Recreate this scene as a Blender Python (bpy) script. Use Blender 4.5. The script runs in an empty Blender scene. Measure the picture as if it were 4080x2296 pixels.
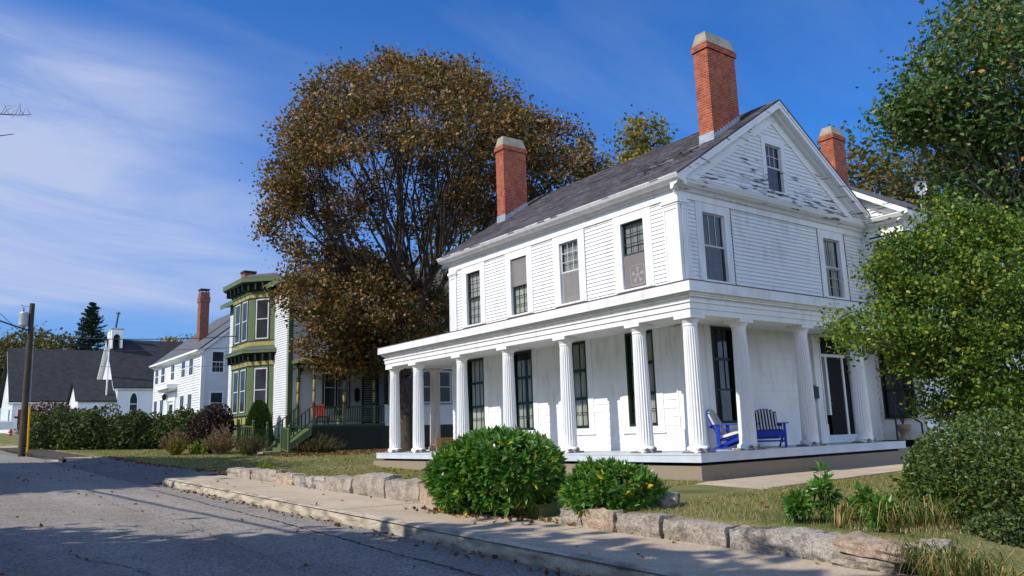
import bpy, math, random
import numpy as np
from mathutils import Matrix, Vector
random.seed(7); RNG = np.random.default_rng(7)
SC = bpy.context.scene
COL = SC.collection
R = math.radians

# ------------------------------------------------------------------ camera
cam_d = bpy.data.cameras.new("camera"); cam = bpy.data.objects.new("camera", cam_d); COL.objects.link(cam)
cr = (0.80033474, -0.59874695, -0.03108692); cu = (-0.08415284, -0.16352008, 0.98294429); cf = (0.59361824, 0.78406841, 0.18125706)
CAM = (-12.90227814, -10.83533162, 0.5306905)
cam.matrix_world = Matrix(((cr[0], cu[0], -cf[0], CAM[0]), (cr[1], cu[1], -cf[1], CAM[1]), (cr[2], cu[2], -cf[2], CAM[2]), (0, 0, 0, 1)))
cam_d.sensor_width = 36; cam_d.lens = 27.65; cam_d.clip_start = 0.1; cam_d.clip_end = 3000
SC.camera = cam

# ------------------------------------------------------------------ light
SUN = Vector((-1.0, 0.10, 0.92)).normalized()
SUN_EL = math.asin(SUN.z); SUN_AZ = math.atan2(SUN.x, SUN.y)
sl = bpy.data.lights.new("sun", 'SUN'); sl.energy = 4.0; sl.angle = R(0.5); sl.color = (1.0, 0.94, 0.85)
so = bpy.data.objects.new("sun", sl); COL.objects.link(so)
so.rotation_euler = (-SUN).to_track_quat('-Z', 'Y').to_euler()
SC.view_settings.view_transform = 'Standard'; SC.view_settings.look = 'None'
SC.view_settings.exposure = 0.24; SC.view_settings.gamma = 1.0

W_ = bpy.data.worlds.new("World"); SC.world = W_; W_.use_nodes = True
def build_world():
    nt = W_.node_tree; N = nt.nodes; L = nt.links; N.clear()
    out = N.new('ShaderNodeOutputWorld'); bg = N.new('ShaderNodeBackground'); L.new(bg.outputs[0], out.inputs[0])
    sky = N.new('ShaderNodeTexSky'); sky.sky_type = 'NISHITA'; sky.sun_disc = False
    sky.sun_elevation = SUN_EL; sky.sun_rotation = SUN_AZ; sky.air_density = 1.0; sky.dust_density = 0.3; sky.ozone_density = 2.5
    hs = N.new('ShaderNodeMix'); hs.data_type = 'RGBA'; hs.blend_type = 'MULTIPLY'; hs.inputs[0].default_value = 1
    L.new(sky.outputs[0], hs.inputs[6]); hs.inputs[7].default_value = (0.25, 0.77, 1.45, 1)
    tc = N.new('ShaderNodeTexCoord'); sp = N.new('ShaderNodeSeparateXYZ'); L.new(tc.outputs['Generated'], sp.inputs[0])
    def m(op, a, b=None, c=None, clamp=False):
        n = N.new('ShaderNodeMath'); n.operation = op; n.use_clamp = clamp
        for i, v in enumerate((a, b, c)):
            if v is None: continue
            if isinstance(v, (int, float)): n.inputs[i].default_value = v
            else: L.new(v, n.inputs[i])
        return n.outputs[0]
    zc = m('ADD', m('MAXIMUM', sp.outputs[2], 0.0), 0.12)
    px = m('DIVIDE', sp.outputs[0], zc); py = m('DIVIDE', sp.outputs[1], zc)
    cb = N.new('ShaderNodeCombineXYZ'); L.new(px, cb.inputs[0]); L.new(py, cb.inputs[1])
    mp = N.new('ShaderNodeMapping'); L.new(cb.outputs[0], mp.inputs[0]); mp.inputs['Rotation'].default_value = (0, 0, R(28)); mp.inputs['Scale'].default_value = (0.45, 1.5, 1)
    n1 = N.new('ShaderNodeTexNoise'); L.new(mp.outputs[0], n1.inputs[0]); n1.inputs['Scale'].default_value = 1.1; n1.inputs['Detail'].default_value = 9; n1.inputs['Roughness'].default_value = 0.58; n1.inputs['Distortion'].default_value = 0.5
    n2 = N.new('ShaderNodeTexNoise'); L.new(cb.outputs[0], n2.inputs[0]); n2.inputs['Scale'].default_value = 0.55; n2.inputs['Detail'].default_value = 4
    # big cirrus bank low in the west of +Y, thinning to the east and upward
    az = m('ARCTAN2', sp.outputs[0], sp.outputs[1])
    el = m('ARCSINE', sp.outputs[2])
    wob = m('MULTIPLY', m('SUBTRACT', n2.outputs[0], 0.5), 0.55)
    e = m('ADD', m('ADD', az, m('MULTIPLY', el, 0.55)), wob)
    left = N.new('ShaderNodeMapRange'); left.interpolation_type = 'SMOOTHSTEP'; L.new(e, left.inputs[0])
    left.inputs[1].default_value = 0.62; left.inputs[2].default_value = 0.30
    top = N.new('ShaderNodeMapRange'); top.interpolation_type = 'SMOOTHSTEP'; L.new(m('ADD', el, m('MULTIPLY', wob, 0.35)), top.inputs[0])
    top.inputs[1].default_value = 0.50; top.inputs[2].default_value = 0.41
    bot = N.new('ShaderNodeMapRange'); bot.interpolation_type = 'SMOOTHSTEP'; L.new(m('ADD', el, m('MULTIPLY', wob, 0.22)), bot.inputs[0])
    bot.inputs[1].default_value = 0.118; bot.inputs[2].default_value = 0.165
    bank = m('MULTIPLY', m('MULTIPLY', left.outputs[0], top.outputs[0]), bot.outputs[0])
    cb2 = N.new('ShaderNodeCombineXYZ'); L.new(m('MULTIPLY', az, 2.2), cb2.inputs[0]); L.new(m('ADD', m('MULTIPLY', el, 11.0), m('MULTIPLY', az, 1.6)), cb2.inputs[1])
    n5 = N.new('ShaderNodeTexNoise'); L.new(cb2.outputs[0], n5.inputs[0]); n5.inputs['Scale'].default_value = 1.25; n5.inputs['Detail'].default_value = 10; n5.inputs['Roughness'].default_value = 0.6; n5.inputs['Distortion'].default_value = 0.8
    tex = N.new('ShaderNodeMapRange'); L.new(n5.outputs[0], tex.inputs[0]); tex.inputs[1].default_value = 0.30; tex.inputs[2].default_value = 0.68
    wis = N.new('ShaderNodeMapRange'); L.new(n1.outputs[0], wis.inputs[0]); wis.inputs[1].default_value = 0.50; wis.inputs[2].default_value = 0.80
    vel = N.new('ShaderNodeMapRange'); L.new(el, vel.inputs[0]); vel.inputs[1].default_value = .28; vel.inputs[2].default_value = .52; vel.inputs[3].default_value = 1.0; vel.inputs[4].default_value = .15
    veil = N.new('ShaderNodeMapRange'); veil.interpolation_type = 'SMOOTHSTEP'; L.new(m('ADD', az, m('MULTIPLY', wob, .6)), veil.inputs[0]); veil.inputs[1].default_value = 1.25; veil.inputs[2].default_value = 0.25; veil.inputs[3].default_value = 0.0; veil.inputs[4].default_value = 0.17
    f = m('ADD', m('ADD', m('MULTIPLY', veil.outputs[0], vel.outputs[0]), m('MULTIPLY', bank, m('ADD', m('MULTIPLY', tex.outputs[0], 0.78), 0.24))), m('MULTIPLY', wis.outputs[0], 0.26), clamp=True)
    mx = N.new('ShaderNodeMix'); mx.data_type = 'RGBA'; L.new(f, mx.inputs[0]); 
    hz = N.new('ShaderNodeMapRange'); L.new(el, hz.inputs[0]); hz.inputs[1].default_value = 0.0; hz.inputs[2].default_value = 0.27; hz.inputs[3].default_value = 0.72; hz.inputs[4].default_value = 1.0
    hv = N.new('ShaderNodeVectorMath'); hv.operation = 'SCALE'; L.new(hs.outputs[2], hv.inputs[0]); L.new(hz.outputs[0], hv.inputs['Scale'])
    L.new(hv.outputs[0], mx.inputs[6]); mx.inputs[7].default_value = (4.0, 4.8, 7.0, 1)
    # added bright cloud field behind the viewer, put in to light the shaded gable
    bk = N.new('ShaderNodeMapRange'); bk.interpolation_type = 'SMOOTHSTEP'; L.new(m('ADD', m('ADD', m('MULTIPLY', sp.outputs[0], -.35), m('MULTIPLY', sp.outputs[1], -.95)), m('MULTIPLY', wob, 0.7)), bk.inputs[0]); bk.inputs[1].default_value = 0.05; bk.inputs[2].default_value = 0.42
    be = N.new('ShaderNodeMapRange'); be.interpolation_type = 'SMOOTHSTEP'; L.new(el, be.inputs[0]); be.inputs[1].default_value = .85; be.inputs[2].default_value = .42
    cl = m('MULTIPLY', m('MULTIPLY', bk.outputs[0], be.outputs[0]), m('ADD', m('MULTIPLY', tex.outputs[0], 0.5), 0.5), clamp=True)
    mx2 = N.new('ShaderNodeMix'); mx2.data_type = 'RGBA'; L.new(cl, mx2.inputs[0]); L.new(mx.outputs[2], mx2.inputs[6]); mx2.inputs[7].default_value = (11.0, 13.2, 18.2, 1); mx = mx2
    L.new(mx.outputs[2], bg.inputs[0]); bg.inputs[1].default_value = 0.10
build_world()

# ------------------------------------------------------------------ materials
def nodes(name):
    m = bpy.data.materials.new(name); m.use_nodes = True
    nt = m.node_tree; return m, nt, nt.nodes, nt.links, nt.nodes['Principled BSDF']
def rgba(c): return (c[0], c[1], c[2], 1)
def M(name, c, rough=0.6, c2=None, scale=4.0, lo=0.35, hi=0.65, bump=0.0, bscale=30.0, stretch=(1, 1, 1), spec=0.3, metal=0.0, fine=0.0, detail=5):
    m, nt, N, L, B = nodes(name)
    B.inputs['Roughness'].default_value = rough; B.inputs['Specular IOR Level'].default_value = spec; B.inputs['Metallic'].default_value = metal
    tc = N.new('ShaderNodeTexCoord'); mp = N.new('ShaderNodeMapping'); L.new(tc.outputs['Object'], mp.inputs[0]); mp.inputs['Scale'].default_value = stretch
    if c2 is None: c2 = tuple(x * 0.82 for x in c)
    n = N.new('ShaderNodeTexNoise'); L.new(mp.outputs[0], n.inputs[0]); n.inputs['Scale'].default_value = scale; n.inputs['Detail'].default_value = detail
    mr = N.new('ShaderNodeMapRange'); L.new(n.outputs[0], mr.inputs[0]); mr.inputs[1].default_value = lo; mr.inputs[2].default_value = hi
    mx = N.new('ShaderNodeMix'); mx.data_type = 'RGBA'; L.new(mr.outputs[0], mx.inputs[0]); mx.inputs[6].default_value = rgba(c); mx.inputs[7].default_value = rgba(c2)
    o = mx.outputs[2]
    if fine > 0:
        n3 = N.new('ShaderNodeTexNoise'); L.new(tc.outputs['Object'], n3.inputs[0]); n3.inputs['Scale'].default_value = bscale * 1.7; n3.inputs['Detail'].default_value = 3
        mr3 = N.new('ShaderNodeMapRange'); L.new(n3.outputs[0], mr3.inputs[0]); mr3.inputs[1].default_value = 0.3; mr3.inputs[2].default_value = 0.7; mr3.inputs[3].default_value = 1 - fine; mr3.inputs[4].default_value = 1 + fine
        v = N.new('ShaderNodeVectorMath'); v.operation = 'SCALE'; L.new(o, v.inputs[0]); L.new(mr3.outputs[0], v.inputs['Scale']); o = v.outputs[0]
    L.new(o, B.inputs['Base Color'])
    if bump > 0:
        nb = N.new('ShaderNodeTexNoise'); L.new(tc.outputs['Object'], nb.inputs[0]); nb.inputs['Scale'].default_value = bscale; nb.inputs['Detail'].default_value = 6
        bp = N.new('ShaderNodeBump'); bp.inputs['Strength'].default_value = bump; bp.inputs['Distance'].default_value = 0.02; L.new(nb.outputs[0], bp.inputs['Height']); L.new(bp.outputs[0], B.inputs['Normal'])
    return m
def leafM(name, cols, trans=0.35, rough=0.5, tcol=None, patch=0.0, pscale=0.5, spec=0.35):
    """cols: list of (pos, colour) for a ramp driven by a random value per leaf, plus a large noise"""
    m, nt, N, L, B = nodes(name)
    g = N.new('ShaderNodeNewGeometry'); rp = N.new('ShaderNodeValToRGB')
    while len(rp.color_ramp.elements) > 1: rp.color_ramp.elements.remove(rp.color_ramp.elements[0])
    rp.color_ramp.elements[0].position = cols[0][0]; rp.color_ramp.elements[0].color = rgba(cols[0][1])
    for p, c in cols[1:]:
        e = rp.color_ramp.elements.new(p); e.color = rgba(c)
    src = g.outputs['Random Per Island']
    if patch > 0:
        tc = N.new('ShaderNodeTexCoord'); n = N.new('ShaderNodeTexNoise'); L.new(tc.outputs['Object'], n.inputs[0]); n.inputs['Scale'].default_value = pscale; n.inputs['Detail'].default_value = 3
        a = N.new('ShaderNodeMath'); a.operation = 'MULTIPLY_ADD'; L.new(n.outputs[0], a.inputs[0]); a.inputs[1].default_value = patch * 2; a.inputs[2].default_value = -patch
        b = N.new('ShaderNodeMath'); b.operation = 'ADD'; b.use_clamp = True; L.new(src, b.inputs[0]); L.new(a.outputs[0], b.inputs[1]); src = b.outputs[0]
    L.new(src, rp.inputs[0]); L.new(rp.outputs[0], B.inputs['Base Color'])
    B.inputs['Roughness'].default_value = rough; B.inputs['Specular IOR Level'].default_value = spec
    if trans > 0:
        t = N.new('ShaderNodeBsdfTranslucent'); mx = N.new('ShaderNodeMixShader'); mx.inputs[0].default_value = trans
        hv = N.new('ShaderNodeMix'); hv.data_type = 'RGBA'; hv.blend_type = 'MULTIPLY'; hv.inputs[0].default_value = 1; L.new(rp.outputs[0], hv.inputs[6]); hv.inputs[7].default_value = rgba(tcol or (1.3, 1.25, 0.6))
        L.new(hv.outputs[2], t.inputs[0]); L.new(B.outputs[0], mx.inputs[1]); L.new(t.outputs[0], mx.inputs[2])
        L.new(mx.outputs[0], N['Material Output'].inputs[0])
    return m
def mineralM(name, c, c2, sc=5.0, lo=.4, hi=.68, speck=.35, vs=45.0, bump=.9, bd=.05, bs=7.0, worn=None, stretch=(1, 1, 1)):
    m, nt, N, L, B = nodes(name); tc = N.new('ShaderNodeTexCoord'); mp = N.new('ShaderNodeMapping'); L.new(tc.outputs['Object'], mp.inputs[0]); mp.inputs['Scale'].default_value = stretch
    n = N.new('ShaderNodeTexNoise'); L.new(mp.outputs[0], n.inputs[0]); n.inputs['Scale'].default_value = sc; n.inputs['Detail'].default_value = 10; n.inputs['Roughness'].default_value = .72
    mr = N.new('ShaderNodeMapRange'); L.new(n.outputs[0], mr.inputs[0]); mr.inputs[1].default_value = lo; mr.inputs[2].default_value = hi
    mx = N.new('ShaderNodeMix'); mx.data_type = 'RGBA'; L.new(mr.outputs[0], mx.inputs[0]); mx.inputs[6].default_value = rgba(c); mx.inputs[7].default_value = rgba(c2); o = mx.outputs[2]
    if worn:
        mp2 = N.new('ShaderNodeMapping'); L.new(tc.outputs['Object'], mp2.inputs[0]); mp2.inputs['Scale'].default_value = worn[1]
        w = N.new('ShaderNodeTexNoise'); L.new(mp2.outputs[0], w.inputs[0]); w.inputs['Scale'].default_value = 1; w.inputs['Detail'].default_value = 5
        wr = N.new('ShaderNodeMapRange'); L.new(w.outputs[0], wr.inputs[0]); wr.inputs[1].default_value = .3; wr.inputs[2].default_value = .7; wr.inputs[3].default_value = 1 - worn[0]; wr.inputs[4].default_value = 1 + worn[0]
        v0 = N.new('ShaderNodeVectorMath'); v0.operation = 'SCALE'; L.new(o, v0.inputs[0]); L.new(wr.outputs[0], v0.inputs['Scale']); o = v0.outputs[0]
    vo = N.new('ShaderNodeTexVoronoi'); L.new(tc.outputs['Object'], vo.inputs[0]); vo.inputs['Scale'].default_value = vs
    sp = N.new('ShaderNodeSeparateXYZ'); L.new(vo.outputs['Color'], sp.inputs[0]); sr = N.new('ShaderNodeMapRange'); L.new(sp.outputs[0], sr.inputs[0]); sr.inputs[3].default_value = 1 - speck; sr.inputs[4].default_value = 1 + speck
    v = N.new('ShaderNodeVectorMath'); v.operation = 'SCALE'; L.new(o, v.inputs[0]); L.new(sr.outputs[0], v.inputs['Scale']); L.new(v.outputs[0], B.inputs['Base Color'])
    B.inputs['Roughness'].default_value = .95; B.inputs['Specular IOR Level'].default_value = .2
    nb = N.new('ShaderNodeTexNoise'); L.new(tc.outputs['Object'], nb.inputs[0]); nb.inputs['Scale'].default_value = bs; nb.inputs['Detail'].default_value = 10; nb.inputs['Roughness'].default_value = .7
    bp = N.new('ShaderNodeBump'); bp.inputs['Strength'].default_value = bump; bp.inputs['Distance'].default_value = bd; L.new(nb.outputs[0], bp.inputs['Height']); L.new(bp.outputs[0], B.inputs['Normal'])
    return m
def brickM(name, c1, c2, mortar, sx=1.0, sc=1.0):
    m, nt, N, L, B = nodes(name)
    tc = N.new('ShaderNodeTexCoord'); g = N.new('ShaderNodeNewGeometry')
    s = N.new('ShaderNodeSeparateXYZ'); L.new(tc.outputs['Object'], s.inputs[0])
    a = N.new('ShaderNodeMath'); a.operation = 'ADD'; L.new(s.outputs[0], a.inputs[0]); L.new(s.outputs[1], a.inputs[1])
    cb = N.new('ShaderNodeCombineXYZ'); L.new(a.outputs[0], cb.inputs[0]); L.new(s.outputs[2], cb.inputs[1])
    b = N.new('ShaderNodeTexBrick'); L.new(cb.outputs[0], b.inputs[0]); b.inputs['Scale'].default_value = sc
    b.inputs['Color1'].default_value = rgba(c1); b.inputs['Color2'].default_value = rgba(c2); b.inputs['Mortar'].default_value = rgba(mortar)
    b.inputs['Mortar Size'].default_value = 0.010; b.inputs['Brick Width'].default_value = 0.215; b.inputs['Row Height'].default_value = 0.075; b.inputs['Bias'].default_value = 0.0; b.inputs['Mortar Smooth'].default_value = 0.2
    n = N.new('ShaderNodeTexNoise'); L.new(tc.outputs['Object'], n.inputs[0]); n.inputs['Scale'].default_value = 5; n.inputs['Detail'].default_value = 6
    mr = N.new('ShaderNodeMapRange'); L.new(n.outputs[0], mr.inputs[0]); mr.inputs[1].default_value = .3; mr.inputs[2].default_value = .7; mr.inputs[3].default_value = .72; mr.inputs[4].default_value = 1.2
    v = N.new('ShaderNodeVectorMath'); v.operation = 'SCALE'; L.new(b.outputs[0], v.inputs[0]); L.new(mr.outputs[0], v.inputs['Scale'])
    L.new(v.outputs[0], B.inputs['Base Color']); B.inputs['Roughness'].default_value = 0.85; B.inputs['Specular IOR Level'].default_value = 0.2
    bp = N.new('ShaderNodeBump'); bp.invert = True; bp.inputs['Strength'].default_value = 0.6; bp.inputs['Distance'].default_value = 0.01; L.new(b.outputs['Fac'], bp.inputs['Height']); L.new(bp.outputs[0], B.inputs['Normal'])
    return m
def peelM(name, paint, wood, zlo, zhi, amt_lo, amt_hi, axis_stretch=(0.9, 0.9, 9.0)):
    """white paint flaking off grey wood, worst near the sill (object z = zlo)"""
    m, nt, N, L, B = nodes(name)
    tc = N.new('ShaderNodeTexCoord'); s = N.new('ShaderNodeSeparateXYZ'); L.new(tc.outputs['Object'], s.inputs[0])
    mp = N.new('ShaderNodeMapping'); L.new(tc.outputs['Object'], mp.inputs[0]); mp.inputs['Scale'].default_value = axis_stretch
    n = N.new('ShaderNodeTexNoise'); L.new(mp.outputs[0], n.inputs[0]); n.inputs['Scale'].default_value = 1.9; n.inputs['Detail'].default_value = 8; n.inputs['Roughness'].default_value = 0.66
    n2 = N.new('ShaderNodeTexNoise'); L.new(tc.outputs['Object'], n2.inputs[0]); n2.inputs['Scale'].default_value = 0.8; n2.inputs['Detail'].default_value = 2
    mr = N.new('ShaderNodeMapRange'); L.new(s.outputs[2], mr.inputs[0]); mr.inputs[1].default_value = zlo; mr.inputs[2].default_value = zhi; mr.inputs[3].default_value = amt_lo; mr.inputs[4].default_value = amt_hi
    ad = N.new('ShaderNodeMath'); ad.operation = 'MULTIPLY_ADD'; L.new(n2.outputs[0], ad.inputs[0]); ad.inputs[1].default_value = 0.30; L.new(mr.outputs[0], ad.inputs[2])
    a2 = N.new('ShaderNodeMath'); a2.operation = 'ADD'; L.new(ad.outputs[0], a2.inputs[0]); L.new(n.outputs[0], a2.inputs[1])
    st = N.new('ShaderNodeMapRange'); L.new(a2.outputs[0], st.inputs[0]); st.inputs[1].default_value = 0.86; st.inputs[2].default_value = 0.90
    n4 = N.new('ShaderNodeTexNoise'); L.new(mp.outputs[0], n4.inputs[0]); n4.inputs['Scale'].default_value = 9
    wm = N.new('ShaderNodeMix'); wm.data_type = 'RGBA'; L.new(n4.outputs[0], wm.inputs[0]); wm.inputs[6].default_value = rgba(tuple(x * .5 for x in wood)); wm.inputs[7].default_value = rgba(tuple(x * 1.5 for x in wood))
    mx = N.new('ShaderNodeMix'); mx.data_type = 'RGBA'; L.new(st.outputs[0], mx.inputs[0]); mx.inputs[6].default_value = rgba(paint); L.new(wm.outputs[2], mx.inputs[7])
    L.new(mx.outputs[2], B.inputs['Base Color']); B.inputs['Roughness'].default_value = 0.6; B.inputs['Specular IOR Level'].default_value = 0.25
    bp = N.new('ShaderNodeBump'); bp.invert = True; bp.inputs['Strength'].default_value = 0.4; bp.inputs['Distance'].default_value = 0.006; L.new(st.outputs[0], bp.inputs['Height']); L.new(bp.outputs[0], B.inputs['Normal'])
    return m
def screenM(name, c, a):
    m, nt, N, L, B = nodes(name)
    t = N.new('ShaderNodeBsdfTransparent'); mx = N.new('ShaderNodeMixShader'); mx.inputs[0].default_value = a; B.inputs['Base Color'].default_value = rgba(c); B.inputs['Roughness'].default_value = .8
    L.new(t.outputs[0], mx.inputs[1]); L.new(B.outputs[0], mx.inputs[2]); L.new(mx.outputs[0], N['Material Output'].inputs[0]); return m
def glassM(name, tint=(0.55, 0.6, 0.6), gl=0.16):
    m, nt, N, L, B = nodes(name)
    N.remove(B)
    t = N.new('ShaderNodeBsdfTransparent'); t.inputs[0].default_value = rgba(tint)
    g = N.new('ShaderNodeBsdfGlossy'); g.inputs['Roughness'].default_value = 0.02; g.inputs[0].default_value = (0.9, 0.95, 1, 1)
    fr = N.new('ShaderNodeLayerWeight'); p5 = N.new('ShaderNodeMath'); p5.operation = 'POWER'; L.new(fr.outputs['Facing'], p5.inputs[0]); p5.inputs[1].default_value = 4.0
    a = N.new('ShaderNodeMath'); a.operation = 'MULTIPLY_ADD'; a.use_clamp = True; L.new(p5.outputs[0], a.inputs[0]); a.inputs[1].default_value = 0.40; a.inputs[2].default_value = gl
    tc = N.new('ShaderNodeTexCoord'); n = N.new('ShaderNodeTexNoise'); L.new(tc.outputs['Object'], n.inputs[0]); n.inputs['Scale'].default_value = 2.2
    bp = N.new('ShaderNodeBump'); bp.inputs['Strength'].default_value = 0.15; bp.inputs['Distance'].default_value = 0.02; L.new(n.outputs[0], bp.inputs['Height']); L.new(bp.outputs[0], g.inputs['Normal'])
    mx = N.new('ShaderNodeMixShader'); L.new(a.outputs[0], mx.inputs[0]); L.new(t.outputs[0], mx.inputs[1]); L.new(g.outputs[0], mx.inputs[2]); L.new(mx.outputs[0], N['Material Output'].inputs[0])
    return m

WHITE = (0.80, 0.80, 0.79)
mt = dict(
    white=M('white_paint', WHITE, 0.5, (0.60, 0.585, 0.55), scale=2.2, lo=.50, hi=.82, bump=.08, bscale=18, stretch=(1.6, 1.6, .5), detail=9),
    whitew=peelM('worn_white_paint', WHITE, (0.16, 0.135, 0.12), 0, 1, 0.07, 0.07, (1.2, 1.2, 2.2)),
    colpaint=peelM('column_paint', WHITE, (0.20, 0.17, 0.15), 0.0, 0.22, 0.33, 0.02, (2.5, 2.5, 4)),
    gable=peelM('flaking_gable_paint', (0.74, 0.74, 0.74), (0.12, 0.095, 0.09), 6.6, 8.9, 0.275, 0.02),
    cornice=peelM('cornice_paint', WHITE, (0.14, 0.12, 0.11), 0, 1, 0.13, 0.13, (0.6, 0.6, 6)),
    deck=M('grey_deck_paint', (0.52, 0.55, 0.58), 0.45, (0.40, 0.42, 0.44), scale=3, bump=.1),
    deckedge=M('pale_blue_grey_paint', (0.60, 0.65, 0.72), 0.5, (0.52, 0.56, 0.60), scale=2),
    conc=M('foundation_concrete', (0.29, 0.235, 0.165), 0.9, (0.28, 0.23, 0.17), scale=2.5, bump=.35, bscale=40, fine=.1),
    dark=M('shade_black', (0.012, 0.012, 0.012), 0.9),  # near-black standing in for the shade under the porch deck
    room_shade=M('unlit_room_dark', (0.055, 0.052, 0.05), 0.9),  # darkness of unlit rooms put into the colour
    glass=glassM('window_glass', (0.80, 0.84, 0.82), 0.03), glassd=glassM('dark_window_glass', (0.22, 0.24, 0.25), 0.05),
    muntin=M('window_sash_white', (0.62, 0.62, 0.60), 0.5), sash_dark=M('window_sash_dark', (0.05, 0.055, 0.05), 0.45),
    green=M('dark_green_paint', (0.010, 0.030, 0.018), 0.4, (0.006, 0.018, 0.012)),
    curtain=M('curtain_cloth', (0.62, 0.60, 0.54), 0.9, (0.45, 0.43, 0.38), scale=3, stretch=(1, 1, .2)),
    blind=M('window_blind', (0.60, 0.62, 0.62), 0.8), screen=screenM('insect_screen', (0.33, 0.30, 0.285), .58),
    brick=brickM('red_brick', (0.40, 0.090, 0.040), (0.27, 0.055, 0.028), (0.34, 0.19, 0.125)),
    brickd=brickM('old_red_brick', (0.30, 0.09, 0.055), (0.20, 0.06, 0.04), (0.22, 0.15, 0.12)),
    cap=M('chimney_cap_cement', (0.36, 0.32, 0.23), 0.9, (0.26, 0.23, 0.165), scale=5, bump=.2),
    lead=M('lead_flashing', (0.42, 0.46, 0.50), 0.45, (0.30, 0.33, 0.37), scale=6, metal=.3),
    porchroof=M('porch_roofing', (0.10, 0.10, 0.10), .9), black=M('black_metal', (0.012, 0.012, 0.013), .4),
    door=M('black_door', (0.008, 0.008, 0.009), .5, spec=.12), blue=M('blue_paint', (0.012, 0.045, 0.42), .35, (0.010, 0.035, 0.34)),
    tan=M('golden_wood', (0.50, 0.27, 0.09), .5, (0.38, 0.19, 0.06), scale=8, stretch=(8, 1, 1)),
    vinyl=M('white_siding', (0.72, 0.73, 0.73), .5, (0.64, 0.65, 0.65), scale=.7), 
    ggreen=M('sage_green_paint', (0.110, 0.155, 0.066), .5, (0.090, 0.130, 0.055), scale=2), gdark=M('black_green_trim', (0.018, 0.026, 0.016), .5),
    yellow=M('mustard_paint', (0.36, 0.305, 0.095), .5, (0.30, 0.25, 0.075)), gdeep=M('deep_shaded_green', (0.040, 0.072, 0.030), .5),  # gdeep: deep green trim; on the railings it carries their shade
    slate=M('grey_shingles', (0.115, 0.115, 0.125), .9, (0.07, 0.07, 0.075), scale=9, stretch=(1, 1, 4), bump=.2),
    charcoal=M('charcoal_shingles', (0.035, 0.036, 0.040), .9, (0.022, 0.023, 0.026), scale=1.5, bump=.3, bscale=14, fine=.4),
    grey_roof=M('mid_grey_shingles', (0.11, 0.115, 0.125), .9, (0.085, 0.088, 0.095), scale=2, bump=.2),
    asphalt=mineralM('worn_asphalt', (0.300, 0.268, 0.228), (0.215, 0.192, 0.163), 1.3, .35, .72, .42, 38, .8, .03, 20, (.16, (.9, .07, 1))),
    drive=mineralM('driveway_asphalt', (0.215, 0.20, 0.18), (0.13, 0.12, 0.11), 1.6, .35, .72, .4, 34, .8, .03, 20, (.12, (.4, .3, 1))),
    sidewalk=mineralM('sidewalk_concrete', (0.46, 0.375, 0.27), (0.34, 0.27, 0.185), 1.8, .45, .85, .13, 40, .35, .015, 26, (.10, (1.1, .5, 1))),
    kerb=M('weathered_kerb', (0.50, 0.43, 0.32), .95, (0.20, 0.165, 0.12), scale=4, lo=.42, hi=.68, bump=.7, bscale=30, fine=.25, stretch=(1, .5, 2)),
    joint=M('joint_dirt', (0.07, 0.06, 0.045), 1),
    granite=mineralM('pale_granite', (0.42, 0.36, 0.295), (0.15, 0.125, 0.10), 3.4, .42, .72, .30, 50, 1, .07, 6),
    granite2=mineralM('stained_granite', (0.42, 0.375, 0.32), (0.05, 0.047, 0.045), 3.0, .47, .62, .28, 50, 1, .07, 6),
    granite3=mineralM('tan_granite', (0.47, 0.365, 0.275), (0.22, 0.13, 0.075), 3.6, .45, .72, .25, 50, 1, .07, 6),
    bark=M('brown_bark', (0.085, 0.065, 0.05), .95, (0.035, 0.027, 0.021), scale=6, stretch=(3, 3, .6), bump=.8, bscale=14),
    barkg=M('grey_bark', (0.19, 0.165, 0.14), .9, (0.10, 0.085, 0.07), scale=7, bump=.4),
    pole=M('weathered_pole_wood', (0.10, 0.080, 0.062), .9, (0.045, 0.036, 0.028), scale=5, stretch=(4, 4, .25), bump=.4),
    steel=M('galvanised_grey', (0.42, 0.45, 0.45), .45, metal=.2), yplastic=M('yellow_guard', (0.80, 0.42, 0.01), .4), red=M('fire_red', (0.42, 0.03, 0.02), .4),
    reddoor=M('dark_red_door', (0.22, 0.012, 0.014), .4), orange=M('coral_cloth', (0.78, 0.11, 0.07), .7), wire=M('wire_black', (0.012, 0.012, 0.012), .6),
    soil=M('leafy_soil', (0.11, 0.075, 0.045), 1, (0.05, 0.035, 0.022), scale=6, bump=.6, bscale=15),
    offwhite=M('aged_white_paint', (0.66, 0.60, 0.55), .6, (0.52, 0.45, 0.40), scale=3, stretch=(4, 4, .4)),
    verdigris=M('verdigris', (0.25, 0.42, 0.38), .6),
)
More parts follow.
